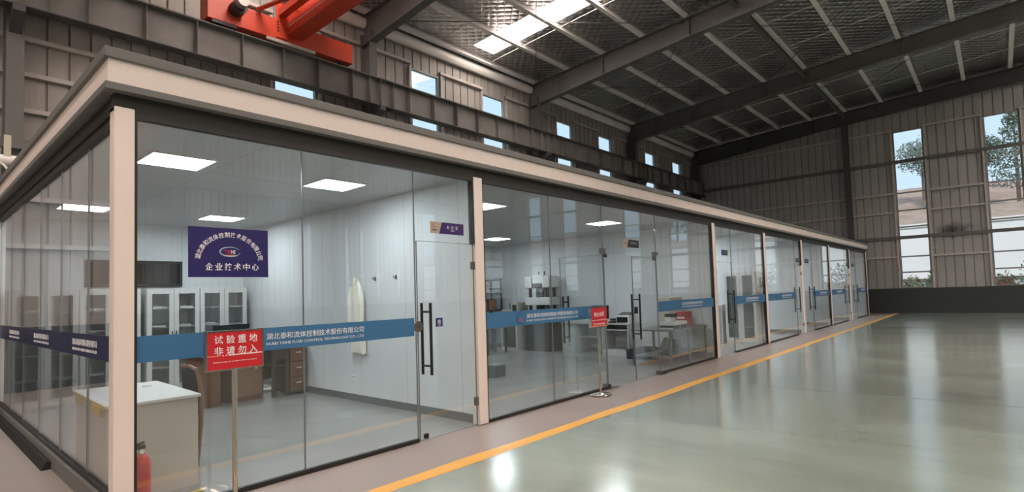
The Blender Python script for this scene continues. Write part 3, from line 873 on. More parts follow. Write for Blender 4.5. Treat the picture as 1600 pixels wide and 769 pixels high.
box(2.888-3.685-0.03, 2.888-3.685+0.03, -0.020, 0.020, 0.016, 0.075).build('floor_lock', 'rubber', d, bevel=0.015)

d = door(6.685, 7.58, 6.685, 'left leaf of the double door, swung open into second office', 7.48, 2.205, PI/2+0.03)
patch(d, 0.03, 0.05, 0.16, 0.06, 'pivot_clamp')
d = door(7.60, 8.505, 8.505, 'right leaf of the double door, closed', 7.69, 2.205)
patch(d, -0.05, 2.20, 0.11, 0.10, 'hinge', 'hinge_grey'); patch(d, -0.06, 0.05, 0.16, 0.06, 'pivot_clamp')
box(7.66-8.505, 7.72-8.505, -0.02, 0.02, 1.18, 1.30).build('lock', 'handle_black', d)
t = thing('trim_9', 'dark glass patch fitting above left edge of double door', 'patch fitting', (6.66, GY, 2.2), kind='structure')
box(-0.07, 0.07, -0.018, 0.018, 0.02, 0.11).build('clamp_plate', 'hinge_grey', t)
box(0.0, 0.10, -0.018, 0.018, -0.04, 0.018).build('pivot_plate', 'handle_black', t)
t = thing('trim_10', 'dark glass patch fitting above right edge of double door', 'patch fitting', (8.505, GY, 2.2), kind='structure')
box(-0.11, 0.08, -0.018, 0.018, 0.055, 0.11).build('clamp_plate', 'hinge_grey', t)
for x, lab in ((6.75, 'steel floor plate under the open left door leaf'), (8.48, 'steel floor plate under the hinge of closed right leaf')):
    t = thing('floor_spring', lab, 'floor spring', (x, 0.02, 0.004))
    box(-0.12, 0.16, -0.09, 0.05, 0.002, 0.010).build('cover_plate', 'chrome', t)
    MB().cyl((0.0, 0.0, 0.010), (0.0, 0.0, 0.02), 0.02, 12).build('spindle', 'hinge_grey', t)

def far_door(x0, x1, hinge_right, label):
    h = x1 if hinge_right else x0
    d = door(x0, x1, h, label, x0+0.10 if hinge_right else x1-0.10, 2.205)
    patch(d, 0.0, 1.97, 0.07, 0.10); patch(d, 0.0, 0.30, 0.07, 0.10)
    return d
far_door(11.44, 12.4, False, 'glass door of the third office with black pull bars')
far_door(17.975, 18.66, True, 'glass door of the fourth office with black pull bars')
far_door(18.88, 20.03, False, 'glass door of the fifth office with black pull bars')
far_door(25.59, 26.32, True, 'glass door of the sixth office with black pull bars')
far_door(26.54, 27.68, False, 'glass door of the seventh office with black pull bars')

# ------------------------------------------------------------------ signs on the glass
bd = thing('company_sign', 'dark blue company board with arched white lettering on the glass', 'sign', (0.818, GY-0.0075, 1.82))
box(-0.32, 0.32, -0.006, 0.0, 0.0, 0.415).build('board', 'board_blue', bd)
nch = len(CN)
for i, ch in enumerate(CN):
    a = math.radians(171-162*i/(nch-1))
    rx, rz_ = 0.252, 0.225
    x, z = rx*math.cos(a), 0.135+rz_*math.sin(a)
    tang = math.atan2(rz_*math.cos(a), -rx*math.sin(a)) - PI
    roll = math.atan2(-rz_*math.cos(a), rx*math.sin(a))
    lettering('lettering', ch, 'lettering_white', bd, (x, -0.0062, z), 0.044, 0.040, roll=roll, bold=0.012)
for i, ch in enumerate('企业技术中心'):
    lettering('lettering', ch, 'lettering_white', bd, (-0.165+0.0745*i, -0.0062, 0.088), 0.060, 0.058, bold=0.008)
el = [(0.0+0.082*math.cos(2*PI*i/40), -0.007, 0.215+0.040*math.sin(2*PI*i/40)) for i in range(3, 40)]
MB().tube(el, [0.0012+0.0035*abs(math.sin(PI*i/37)) for i in range(37)], 6).build('logo_oval', 'lettering_pale', bd)
lettering('logo_lettering', 'TAI', 'logo_red', bd, (-0.022, -0.0068, 0.213), 0.034, 0.05, bold=0.02)
lettering('logo_lettering', 'HE', 'lettering_white', bd, (0.026, -0.0068, 0.213), 0.034, 0.035, bold=0.01)
box(-0.045, 0.055, -0.0072, -0.0062, 0.180, 0.187).build('logo_bar', 'orange_line', bd)

def nameplate(x0, x1, z0, z1, label, text=None):
    t = thing('nameplate', label, 'nameplate', (x0, GY-0.0075, z0), group='office door nameplates')
    w_, h_ = x1-x0, z1-z0
    MB().prism([(0, 0), (w_*0.25, 0), (w_*0.34, h_), (0, h_)], 1, -0.005, 0.0).build('beige_field', 'plate_beige' if x0 < 10 else 'logo_blue', t)
    MB().prism([(w_*0.25, 0), (w_, 0), (w_, h_), (w_*0.34, h_)], 1, -0.005, 0.0).build('dark_field', 'plate_purple' if text else 'plate_dark', t)
    if text:
        crescent(t, w_*0.13, h_*0.66, h_*0.17, depth=-0.0058)
        lettering('lettering', '泰和流体', 'logo_blue', t, (w_*0.125, -0.0052, h_*0.30), h_*0.14, w_*0.16, bold=0.02)
        for i, ch in enumerate(text):
            lettering('lettering', ch, 'lettering_white', t, (w_*(0.52+0.13*i), -0.0052, h_*0.60), h_*0.30, w_*0.075)
        lettering('lettering', 'Office', 'lettering_white', t, (w_*0.65, -0.0052, h_*0.32), h_*0.12)
    else:
        MB().box(w_*0.45, w_*0.85, -0.0056, -0.005, h_*0.48, h_*0.70).box(w_*0.07, w_*0.2, -0.0056, -0.005, h_*0.4, h_*0.6).build('lettering', 'seal_grey', t)
    return t
nameplate(3.006, 3.527, 2.335, 2.472, 'beige and purple office nameplate above the first door', '办公室')
nameplate(7.309, 7.863, 2.36, 2.50, 'beige and dark nameplate above the double door')
nameplate(11.811, 12.194, 2.36, 2.49, 'dark nameplate above the third office door')
nameplate(18.085, 18.518, 2.33, 2.47, 'dark nameplate above the fourth office door')
nameplate(19.163, 19.646, 2.33, 2.47, 'dark nameplate above the fifth office door')
nameplate(25.789, 26.243, 2.33, 2.47, 'dark nameplate above the sixth office door')
nameplate(26.948, 27.401, 2.33, 2.47, 'dark nameplate above the seventh office door')

# ------------------------------------------------------------------ red sign stands
def sign_stand(x, y, lines, small, label, pole_r=0.019, tall=1.07, two=True):
    t = thing('sign_stand', label, 'sign stand', (x, y, 0.0), group='red sign stands')
    MB().lathe([(0.165, 0.006), (0.168, 0.018), (0.15, 0.030), (0.06, 0.042), (0.022, 0.05)], n=32).build('base', 'chrome', t, smooth=True)
    MB().cyl((0, 0, 0.05), (0, 0, tall+0.02), pole_r, 16).build('pole', 'chrome', t, smooth=True)
    W, H = 0.44, 0.315
    z0 = tall
    f = MB()
    f.box(-W/2, W/2, -0.028, -0.018, z0, z0+0.012).box(-W/2, W/2, -0.028, -0.018, z0+H-0.012, z0+H)
    f.box(-W/2, -W/2+0.012, -0.028, -0.018, z0+0.012, z0+H-0.012).box(W/2-0.012, W/2, -0.028, -0.018, z0+0.012, z0+H-0.012)
    f.box(-W/2, W/2, -0.018, 0.022, z0, z0+H)
    f.build('frame', 'chrome', t)
    box(-W/2+0.012, W/2-0.012, -0.0225, -0.0182, z0+0.012, z0+H-0.012).build('face', 'sign_red', t)
    yy = -0.0227
    if len(lines) == 2:
        for r, ln in enumerate(lines):
            for i, ch in enumerate(ln):
                lettering('lettering', ch, 'lettering_white', t, (-0.125+0.088*i, yy, z0+H-0.072-0.088*r), 0.066, 0.064, bold=0.012)
        box(-W/2+0.012, -0.115, yy-0.001, yy, z0+0.116, z0+0.121).build('rule', 'orange_line', t)
        MB().box(-0.10, -0.088, yy-0.001, yy, z0+0.116, z0+0.121).box(-0.075, -0.063, yy-0.001, yy, z0+0.116, z0+0.121).box(-0.05, W/2-0.012, yy-0.001, yy, z0+0.115, z0+0.123).build('rule', 'lettering_white', t)
        lettering('lettering', small, 'lettering_white', t, (0, yy, z0+0.068), 0.014, 0.33)
    else:
        for i, ch in enumerate(lines[0]):
            lettering('lettering', ch, 'lettering_white', t, (-0.105+0.072*i, yy, z0+H-0.115), 0.066, 0.060, bold=0.02)
        box(-W/2+0.012, W/2-0.012, yy-0.001, yy, z0+0.108, z0+0.116).build('rule', 'lettering_white', t)
        lettering('lettering', small, 'lettering_white', t, (0, yy, z0+0.052), 0.036, 0.32, bold=0.01)
        box(-W/2+0.012, W/2-0.012, yy-0.001, yy, z0+0.014, z0+0.024).build('rule', 'orange_line', t)
    return t
sign_stand(0.745, -0.24, ['试验重地', '非请勿入'], 'Dangerous area, do not enter without permission', 'red restricted area sign on chrome pole at the first pane')
sign_stand(6.115, -0.18, ['禁止拍照'], 'No photographing', 'red no photography sign on chrome pole by the double door', tall=1.045)

# ================================================================== OFFICE CONTENTS
# ceiling LED panels; those past the second office are added to brighten interiors
LED = [(0.56, 1.20), (2.40, 1.26), (0.50, 5.05), (2.42, 5.05), (5.15, 1.30), (8.9, 1.30), (9.3, 4.95), (5.15, 4.95), (12.1, 1.6), (13.6, 1.6), (12.1, 4.6), (13.6, 4.6), (15.7, 1.6), (17.2, 1.6), (15.7, 4.6), (17.2, 4.6), (19.6, 1.6), (21.1, 1.6), (19.6, 4.6), (21.1, 4.6), (23.4, 1.6), (24.9, 1.6), (23.4, 4.6), (24.9, 4.6), (27.4, 1.6), (28.9, 1.6), (27.4, 4.6), (28.9, 4.6)]
LW = ['near left panel of the first office', 'near right panel of the first office', 'far left panel of the first office', 'far right panel of the first office',
      'near panel on the left of the second office', 'near panel on the right of the second office', 'far panel on the right of the second office', 'far panel on the left of the second office',
      'near left panel of the third office', 'near right panel of the third office', 'far left panel of the third office', 'far right panel of the third office', 'near left panel of the fourth office', 'near right panel of the fourth office', 'far left panel of the fourth office', 'far right panel of the fourth office', 'near left panel of the fifth office', 'near right panel of the fifth office', 'far left panel of the fifth office', 'far right panel of the fifth office', 'near left panel of the sixth office', 'near right panel of the sixth office', 'far left panel of the sixth office', 'far right panel of the sixth office', 'near left panel of the seventh office', 'near right panel of the seventh office', 'far left panel of the seventh office', 'far right panel of the seventh office']
for (x, y), lw in zip(LED, LW):
    t = thing('ceiling_light', 'square white LED ceiling light, '+lw, 'ceiling light', (x, y, CZ-0.012), group='office ceiling lights')
    MB().box(0, 0.6, 0, 0.02, -0.004, 0.012).box(0, 0.6, 0.58, 0.6, -0.004, 0.012).box(0, 0.02, 0.02, 0.58, -0.004, 0.012).box(0.58, 0.6, 0.02, 0.58, -0.004, 0.012).build('frame', 'plastic_white', t)
    box(0.02, 0.58, 0.02, 0.58, 0.0, 0.008).build('diffuser', 'led_panel', t)

# --- filing cabinets with glass doors
def filing_cabinet(name, loc, rot, label, w=0.85, h=1.9, d=0.42, items=0, group='glass door filing cabinets'):
    """front towards local -y, origin at left front foot"""
    t = thing(name, label, 'cabinet', loc, rot, group)
    m_ = MB().box(0, 0.02, 0.02, d, 0, h).box(w-0.02, w, 0.02, d, 0, h).box(0.02, w-0.02, d-0.012, d, 0, h).box(0.02, w-0.02, 0.02, d-0.012, h-0.03, h).box(0.02, w-0.02, 0.02, d-0.012, 0, 0.10)
    m_.build('body', 'cabinet_white', t)
    for z in (0.46, 0.84, 1.18, 1.52):
        box(0.021, w-0.021, 0.05, d-0.013, z, z+0.018).build('shelf', 'cabinet_white', t)
    for s in (0, 1):
        a = 0.003+s*(w/2); b = a+w/2-0.006
        q = MB().box(a, a+0.075, 0, 0.02, 0.06, h-0.012).box(b-0.075, b, 0, 0.02, 0.06, h-0.012).box(a+0.075, b-0.075, 0, 0.02, h-0.10, h-0.012).box(a+0.075, b-0.075, 0, 0.02, 0.06, 0.17)
        dr = q.build('door', 'cabinet_white', t)
        box(a+0.075, b-0.075, 0.008, 0.012, 0.17, h-0.10).build('pane', 'cabinet_glass', dr)
        hx = b-0.03 if s == 0 else a+0.03
        box(hx-0.008, hx+0.008, -0.018, 0.0, 1.02, 1.12).build('handle', 'chrome', dr)
    return t
CABY = 6.50
cab_x = [0.10, 0.96, 1.90, 2.76]
cab_l = ['white glass door cabinet farthest left along the back wall', 'white glass door cabinet with blue folders, second from left', 'white glass door cabinet just left of the dark gap', 'white glass door cabinet at the right end of its row']
for x, lb in zip(cab_x, cab_l):
    filing_cabinet('filing_cabinet', (x, CABY, 0.006), 0, lb)
# things inside the cabinets
def stack(x, y, z, w, d, h, label, name='paper_stack', m_='paper', cat='papers'):
    t = box(-w/2, w/2, -d/2, d/2, 0, h).build(name, m_, bevel=0.004)
    t.location = (x, y, z); tag(t, label, cat, 'papers in the cabinets'); return t
for x, z, lb in ((2.12, 1.545, 'white paper stack on upper shelf left in third cabinet'), (2.55, 1.545, 'white paper stack on upper shelf right in third cabinet'),
                 (2.10, 1.205, 'white papers on middle shelf left in third cabinet'), (2.52, 1.205, 'white papers on middle shelf right in third cabinet'),
                 (2.95, 1.205, 'white papers on middle shelf in the rightmost cabinet'), (0.33, 1.545, 'white papers on upper shelf of the leftmost cabinet'),
                 (1.18, 1.545, 'white papers on upper shelf of the second cabinet')):
    stack(x, CABY+0.2, z, 0.22, 0.26, 0.035, lb)
for i, x in enumerate((1.47, 1.53, 1.59)):
    o = box(-0.025, 0.025, -0.13, 0.13, 0, 0.29).build('file_folder', 'folder_blue'); o.location = (x, CABY+0.2, 1.205)
    tag(o, '%s blue file folder standing in the second cabinet' % ['left', 'middle', 'right'][i], 'folder', 'blue folders')
for i, x in enumerate((1.47, 1.53)):
    o = box(-0.025, 0.025, -0.13, 0.13, 0, 0.27).build('file_folder', 'folder_blue'); o.location = (x, CABY+0.2, 0.485)
    tag(o, '%s blue file folder on the low shelf of the second cabinet' % ['left', 'right'][i], 'folder', 'blue folders')

# --- interior sliding window in the back wall
GN[0] += 1
w = thing('window_%d' % GN[0], 'dark framed interior window above the cabinets', 'window', (1.10, 7.0, 1.95), kind='structure')
MB().box(0, 1.5, -0.05, 0.0, 0, 0.05).box(0, 1.5, -0.05, 0, 0.43, 0.48).box(0, 0.05, -0.05, 0, 0.05, 0.43).box(1.45, 1.5, -0.05, 0, 0.05, 0.43).build('window_frame', 'dark_trim', w)
box(0.05, 1.45, -0.02, -0.012, 0.05, 0.43).build('pane', 'dark_glass', w)
box(0.05, 1.45, -0.010, 0.0, 0.05, 0.43).build('backing', 'grey_trim', w)

# --- grey desk by the corner
t = thing('desk', 'grey panel desk with pale top by the near corner', 'desk', (0.065, 0.56, 0.006), math.radians(-1.5))
MB().box(0.0, 0.70, 0.0, 1.38, 0.77, 0.795).build('desk_top', 'desk_top', t, bevel=0.003)
MB().box(0.02, 0.68, 0.02, 0.045, 0, 0.77).box(0.02, 0.68, 1.335, 1.36, 0, 0.77).box(0.02, 0.045, 0.045, 1.335, 0.0, 0.77).build('side_panels', 'desk_grey', t)
MB().box(0.66, 0.678, 0.045, 0.42, 0.06, 0.76).build('drawer_unit', 'desk_grey', t)
MB().box(-0.004, 0.0, 0.0, 1.38, 0.765, 0.797).box(-0.012, -0.004, 0.1, 0.42, 0.70, 0.78).box(-0.010, -0.004, 0.9, 1.2, 0.71, 0.78).build('edge_tape', 'tape_yellow', t, label='peeling yellow edge tape')
o = box(-0.035, 0.035, -0.02, 0.02, 0, 0.02).build('paper_clip_box', 'plastic_white', bevel=0.004); o.location = (0.60, 1.50, 0.802)
tag(o, 'tiny white clip box on the pale desk top', 'box')

# --- chair behind the grey desk
ch = thing('chair', 'dark wooden chair with curved legs behind the grey desk', 'chair', (0.94, 1.38, 0.006))
for yy in (-0.22, 0.22):
    MB().tube([(0.0, yy, 0.0), (0.015, yy, 0.2), (0.03, yy, 0.42), (0.035, yy, 0.62), (0.02, yy, 0.80), (-0.01, yy, 0.96)], [0.014, 0.018, 0.022, 0.022, 0.02, 0.015], 10).build('rear_leg', 'wood_mid', ch, smooth=True)
    MB().tube([(-0.44, yy, 0.0), (-0.42, yy, 0.2), (-0.40, yy, 0.43)], [0.014, 0.017, 0.02], 10).build('front_leg', 'wood_mid', ch, smooth=True)
box(-0.43, 0.01, -0.21, 0.21, 0.43, 0.48).build('seat', 'leather_black', ch, bevel=0.015)
MB().prism([(0.012, 0.50), (0.042, 0.50), (0.015, 0.95), (-0.015, 0.95)], 1, -0.212, 0.212).build('backrest', 'leather_black', ch)
MB().tube([(-0.008, -0.22, 0.945), (0.0, 0.0, 0.965), (-0.008, 0.22, 0.945)], 0.018, 10).build('top_rail', 'wood_brown', ch, smooth=True)

# --- fire extinguisher
fx = thing('fire_extinguisher', 'red fire extinguisher standing behind glass by the corner post', 'fire extinguisher', (0.222, 0.20, 0.006))
MB().lathe([(0.060, 0.0), (0.066, 0.008), (0.066, 0.36), (0.060, 0.40), (0.042, 0.43), (0.024, 0.445)], n=32).build('cylinder', 'extinguisher_red', fx, smooth=True)
MB().cyl((0, 0, 0.44), (0, 0, 0.485), 0.020, 16).build('neck', 'brass', fx, smooth=True)
MB().box(-0.028, 0.028, -0.018, 0.018, 0.485, 0.515).build('valve', 'rubber', fx, bevel=0.004)
MB().prism([(-0.03, 0.515), (0.022, 0.530), (0.022, 0.540), (-0.03, 0.528)], 1, -0.012, 0.012).build('lever', 'rubber', fx)
MB().tube([(-0.025, 0, 0.50), (-0.07, 0, 0.49), (-0.085, 0, 0.42), (-0.08, 0, 0.25), (-0.074, 0.01, 0.12)], 0.009, 8).build('hose', 'rubber', fx, smooth=True)
MB().cyl((0.0, -0.02, 0.468), (0.0, -0.03, 0.468), 0.016, 14).build('gauge', 'plastic_white', fx)

# --- scrap on the floor near the sign
o = MB().prism([(0, 0), (0.10, 0.01), (0.12, 0.06), (0.02, 0.07)], 2, 0.0, 0.012).build('paper_scrap', 'tape_yellow'); o.location = (0.60, 0.30, 0.006)
tag(o, 'crumpled yellowish scrap on floor beside the grey desk', 'scrap')

# --- brown executive desk with monitor
dk = thing('desk', 'brown wooden pedestal desk near the back of first office', 'desk', (2.076, 4.287, 0.006), math.radians(10))
MB().box(0.0, 0.96, -0.05, 0.66, 0.74, 0.775).build('desk_top', 'wood_dark', dk, bevel=0.005)
pd = MB().box(0.42, 0.95, 0.0, 0.6, 0.05, 0.74).box(0.45, 0.92, 0.02, 0.58, 0.0, 0.05).build('pedestal', 'wood_brown', dk)
dd = box(0.44, 0.93, -0.016, -0.001, 0.08, 0.70).build('pedestal_door', 'wood_mid', dk)
MB().box(0.80, 0.83, -0.035, -0.016, 0.50, 0.60).build('handle', 'chrome', dd)
MB().box(0.03, 0.24, 0.0, 0.6, 0.0, 0.74).build('pedestal', 'wood_brown', dk)
MB().box(0.24, 0.42, 0.55, 0.57, 0.2, 0.74).build('modesty_panel', 'wood_dark', dk)
MB().box(0.24, 0.42, 0.30, 0.33, 0.10, 0.14).build('foot_rail', 'wood_dark', dk)
mo = thing('monitor', 'black computer monitor on the brown desk behind red sign', 'monitor', (2.66, 4.80, 0.784), math.radians(8))
box(-0.30, 0.30, -0.02, 0.02, 0.10, 0.455).build('screen', 'screen_black', mo, bevel=0.006)
MB().box(-0.03, 0.03, 0.0, 0.04, 0.01, 0.2).box(-0.12, 0.12, -0.08, 0.10, 0.0, 0.012).build('stand', 'rubber', mo)

# --- dark desk with drawers beside the partition
d2 = thing('desk', 'dark brown desk with drawer unit against the white partition', 'desk', (3.0, 4.30, 0.006))
MB().box(0.09, 0.70, -0.03, 0.55, 0.82, 0.85).build('desk_top', 'wood_dark', d2, bevel=0.004)
MB().box(0.40, 0.70, 0.0, 0.5, 0.03, 0.82).build('pedestal', 'wood_dark', d2)
for i, z in enumerate((0.06, 0.31, 0.57)):
    dr = box(0.41, 0.69, -0.016, -0.001, z, z+0.235).build('drawer', 'wood_brown', d2, bevel=0.003)
    box(0.50, 0.60, -0.034, -0.016, z+0.13, z+0.155).build('handle', 'chrome', dr)
for x in (0.11, 0.34):
    box(x, x+0.045, 0.0, 0.045, 0.0, 0.82).build('leg', 'wood_dark', d2)
    box(x, x+0.045, 0.45, 0.495, 0.0, 0.82).build('leg', 'wood_dark', d2)
MB().box(0.155, 0.34, 0.02, 0.5, 0.50, 0.52).box(0.155, 0.34, 0.48, 0.495, 0.25, 0.80).build('shelf', 'wood_dark', d2)
MB().box(0.155, 0.34, 0.0, 0.02, 0.62, 0.80).build('front_panel', 'wood_dark', d2)
o = box(-0.20, 0.20, -0.07, 0.07, 0, 0.05).build('paper_parcel', 'paper', bevel=0.01); o.location = (3.30, 5.05, 0.006)
tag(o, 'white paper parcel on floor under the dark desk', 'parcel')

# --- wall hooks, socket, lab coat on the partition (x = 3.745 face)
WX = 3.745
for i, (y, lb) in enumerate([(2.73, 'wall hook on white partition carrying the lab coat'), (2.24, 'empty wall hook, middle of three on white partition'), (1.71, 'empty wall hook nearest to the door on white partition')]):
    t = thing('wall_hook', lb, 'hook', (WX, y, 1.90), group='partition hooks')
    box(-0.008, 0, -0.022, 0.022, -0.03, 0.03).build('plate', 'hinge_grey', t, bevel=0.003)
    MB().tube([(-0.008, 0, 0.005), (-0.045, 0, -0.01), (-0.055, 0, 0.02)], 0.006, 8).build('prong', 'hinge_grey', t, smooth=True)
t = thing('wall_hook', 'small dark hook on back wall right of the cabinets', 'hook', (3.68, 7.0, 1.75))
box(-0.02, 0.02, -0.01, 0, -0.03, 0.03).build('plate', 'hinge_grey', t, bevel=0.003)
MB().tube([(0, -0.01, 0.0), (0, -0.04, -0.01), (0, -0.05, 0.015)], 0.006, 8).build('prong', 'hinge_grey', t, smooth=True)
t = thing('wall_socket', 'white wall socket low on the white partition', 'socket', (WX, 2.85, 0.33))
box(-0.010, 0, -0.06, 0.06, 0, 0.085).build('cover_plate', 'plastic_white', t, bevel=0.004)
MB().box(-0.012, -0.010, -0.035, -0.02, 0.03, 0.055).box(-0.012, -0.010, 0.02, 0.035, 0.03, 0.055).build('slots', 'rubber', t)
# coat: lofted folded cloth
ct = thing('lab_coat', 'off white lab coat hanging on the white partition', 'coat', (WX-0.055, 2.65, 0))
prof = [(1.93, 0.02, 0.02), (1.86, 0.06, 0.035), (1.76, 0.13, 0.045), (1.60, 0.17, 0.045), (1.40, 0.18, 0.046), (1.15, 0.19, 0.047), (0.95, 0.195, 0.048), (0.78, 0.20, 0.048), (0.765, 0.195, 0.044)]
m_ = MB(); n_ = 36; vv = []
for z, w_, d_ in prof:
    fold = min(1, (1.95-z)/0.3)
    for j in range(n_):
        a = 2*PI*j/n_
        rr = 1+0.16*fold*math.sin(5*a+z*1.2)+0.06*fold*math.sin(11*a)
        vv.append((d_*math.sin(a)*rr*0.95, w_*math.cos(a)*(1+0.05*fold*math.sin(5*a)), z+0.012*math.sin(3*a)*(1 if z < 0.9 else 0)))
k_ = len(prof)
m_.add(vv, [(i*n_+j, i*n_+(j+1) % n_, (i+1)*n_+(j+1) % n_, (i+1)*n_+j) for i in range(k_-1) for j in range(n_)]+[tuple(range(n_)), tuple(range((k_-1)*n_, k_*n_))])
m_.build('body', 'coat_cloth', ct, smooth=True)
for s in (-1, 1):
    MB().tube([(-0.02, s*0.10, 1.78), (-0.035, s*0.15, 1.6), (-0.03, s*0.17, 1.35), (-0.035, s*0.165, 1.15)], [0.035, 0.042, 0.038, 0.032], 12).build('sleeve', 'coat_cloth', ct, smooth=True)
MB().tube([(-0.02, -0.05, 1.93), (-0.045, -0.02, 1.85), (-0.05, 0.0, 1.72)], [0.012, 0.016, 0.006], 8).tube([(-0.02, 0.05, 1.93), (-0.045, 0.02, 1.85), (-0.05, 0.0, 1.72)], [0.012, 0.016, 0.006], 8).build('collar', 'coat_cloth', ct, smooth=True)

# ------------------------------------------------------------------ second office
# sage desk with drawers along the partition, front facing -x
RX = 11.28
t = thing('desk', 'sage grey desk with three drawers in the second office', 'desk', (10.60, 2.70, 0.006))
MB().box(-0.02, 0.66, 0.0, 1.22, 0.76, 0.79).build('desk_top', 'desk_sage', t, bevel=0.004)
MB().box(0.0, 0.64, 0.72, 1.20, 0.0, 0.76).build('pedestal', 'desk_sage', t)
for z in (0.10, 0.31, 0.52):
    dr = box(-0.016, -0.001, 0.74, 1.18, z, z+0.19).build('drawer', 'desk_sage', t, bevel=0.003)
    box(-0.03, -0.016, 0.90, 1.02, z+0.10, z+0.122).build('handle', 'chrome', dr)
MB().box(0.0, 0.64, 0.02, 0.04, 0, 0.76).box(0.55, 0.57, 0.04, 0.72, 0.2, 0.76).build('end_panel', 'desk_sage', t)
MB().box(0.1, 0.54, 0.06, 0.70, 0.42, 0.44).build('shelf', 'desk_sage', t)
t = thing('desk', 'white computer desk with open shelf right of sage desk', 'desk', (10.60, 1.92, 0.006))
MB().box(-0.02, 0.66, 0.0, 0.76, 0.76, 0.79).build('desk_top', 'desk_white', t, bevel=0.004)
MB().box(0.0, 0.64, 0.0, 0.02, 0, 0.76).box(0.0, 0.64, 0.72, 0.74, 0, 0.76).box(0.60, 0.62, 0.02, 0.72, 0, 0.76).box(0.0, 0.60, 0.02, 0.72, 0.0, 0.14).build('carcass', 'desk_white', t)
MB().box(0.02, 0.60, 0.02, 0.72, 0.62, 0.64).build('keyboard_shelf', 'desk_white', t)
t = thing('monitor', 'black computer monitor on the white desk', 'monitor', (10.85, 2.86, 0.798))
MB().box(-0.02, 0.02, -0.26, 0.26, 0.10, 0.44).build('screen', 'screen_black', t, bevel=0.006)
MB().box(0.0, 0.04, -0.03, 0.03, 0.01, 0.2).box(-0.08, 0.1, -0.12, 0.12, 0.0, 0.012).build('stand', 'rubber', t)
t = thing('telephone', 'black desk telephone in front of the monitor', 'telephone', (10.82, 2.46, 0.798))
MB().prism([(-0.1, 0.0), (0.1, 0.0), (0.1, 0.07), (-0.1, 0.02)], 1, -0.09, 0.09).build('body', 'handle_black', t)
MB().tube([(0.02, -0.10, 0.075), (0.02, -0.05, 0.095), (0.02, 0.05, 0.095), (0.02, 0.10, 0.075)], 0.02, 10).build('handset', 'handle_black', t, smooth=True)
t = thing('printer', 'white printer with black front on the white desk', 'printer', (10.66, 1.93, 0.798))
MB().box(0.02, 0.40, 0.0, 0.36, 0.0, 0.20).build('body', 'plastic_white', t, bevel=0.01)
MB().box(0.0, 0.019, 0.03, 0.33, 0.02, 0.155).build('front', 'screen_black', t)
MB().prism([(0.03, 0.20), (0.36, 0.20), (0.38, 0.26), (0.30, 0.26)], 1, 0.03, 0.33).build('scanner_lid', 'screen_black', t)

# testing machine
t = thing('testing_machine', 'tall white testing machine with black columns in second office', 'machine', (10.93, 4.80, 0.006))
MB().box(-0.30, 0.30, -0.42, 0.42, 0.0, 0.80).build('base', 'machine_dark', t, bevel=0.01)
for y in (-0.30, 0.30):
    for x in (-0.16, 0.16):
        MB().cyl((x, y, 0.80), (x, y, 1.98), 0.045, 14).build('column', 'machine_dark', t, smooth=True)
for y in (-0.08, 0.12):
    MB().cyl((-0.05, y, 0.80), (-0.05, y, 1.9), 0.03, 12).build('lead_screw', 'hinge_grey', t, smooth=True)
MB().box(-0.24, 0.24, -0.44, -0.19, 1.74, 2.06).build('top_housing', 'machine_white', t, bevel=0.02)
MB().box(-0.24, 0.24, 0.19, 0.44, 1.74, 2.06).build('top_housing', 'machine_white', t, bevel=0.02)
MB().box(-0.20, 0.20, -0.19, 0.19, 1.86, 2.10).build('crown', 'machine_white', t, bevel=0.02)
MB().box(-0.24, 0.24, -0.44, 0.44, 1.26, 1.48).build('crosshead', 'machine_white', t, bevel=0.02)
for z0, z1 in ((1.70, 1.86), (1.48, 1.58), (1.04, 1.26)):
    MB().lathe([(0.06, z0), (0.10, z0+0.03), (0.10, z1-0.02), (0.05, z1)], c=(-0.08, 0, 0), n=16).build('grip', 'machine_dark', t, smooth=True)
for y in (-0.1, 0.1):
    MB().cyl((0, y, 2.10), (0, y, 2.2), 0.018, 8).build('top_bolt', 'machine_dark', t)
MB().cyl((-0.08, 0, 0.80), (-0.08, 0, 1.0), 0.07, 14).build('lower_platen', 'chrome', t, smooth=True)
# white cabinet, beige instrument, rack, little table
t = thing('equipment_cabinet', 'white cabinet with dark door beside the testing machine', 'cabinet', (10.55, 5.45, 0.006))
MB().box(0.0, 0.55, 0.0, 0.62, 0.0, 0.92).build('body', 'machine_white', t, bevel=0.006)
MB().box(-0.014, -0.001, 0.06, 0.56, 0.08, 0.88).build('door', 'machine_green', t)
t = thing('bench_instrument', 'beige instrument standing on the white equipment cabinet', 'instrument', (10.58, 5.45, 0.932))
MB().box(0.0, 0.45, -0.02, 0.22, 0.0, 0.42).build('tower', 'machine_beige', t, bevel=0.008)
MB().box(0.0, 0.45, 0.22, 0.62, 0.0, 0.22).build('body', 'machine_beige', t, bevel=0.008)
MB().box(-0.006, 0.0, 0.02, 0.18, 0.18, 0.36).build('display', 'machine_dark', t)
MB().cyl((0.2, 0.45, 0.22), (0.2, 0.45, 0.40), 0.012, 8).build('post', 'machine_dark', t)
t = thing('storage_rack', 'black steel storage rack at back of the second office', 'rack', (10.0, 6.35, 0.006))
for x in (0, 0.9):
    for y in (0, 0.42):
        box(x, x+0.04, y, y+0.04, 0, 2.05).build('upright', 'machine_dark', t)
for z in (0.12, 0.62, 1.12, 1.62, 2.0):
    box(0.0, 0.94, 0.0, 0.46, z, z+0.03).build('shelf', 'machine_dark', t)
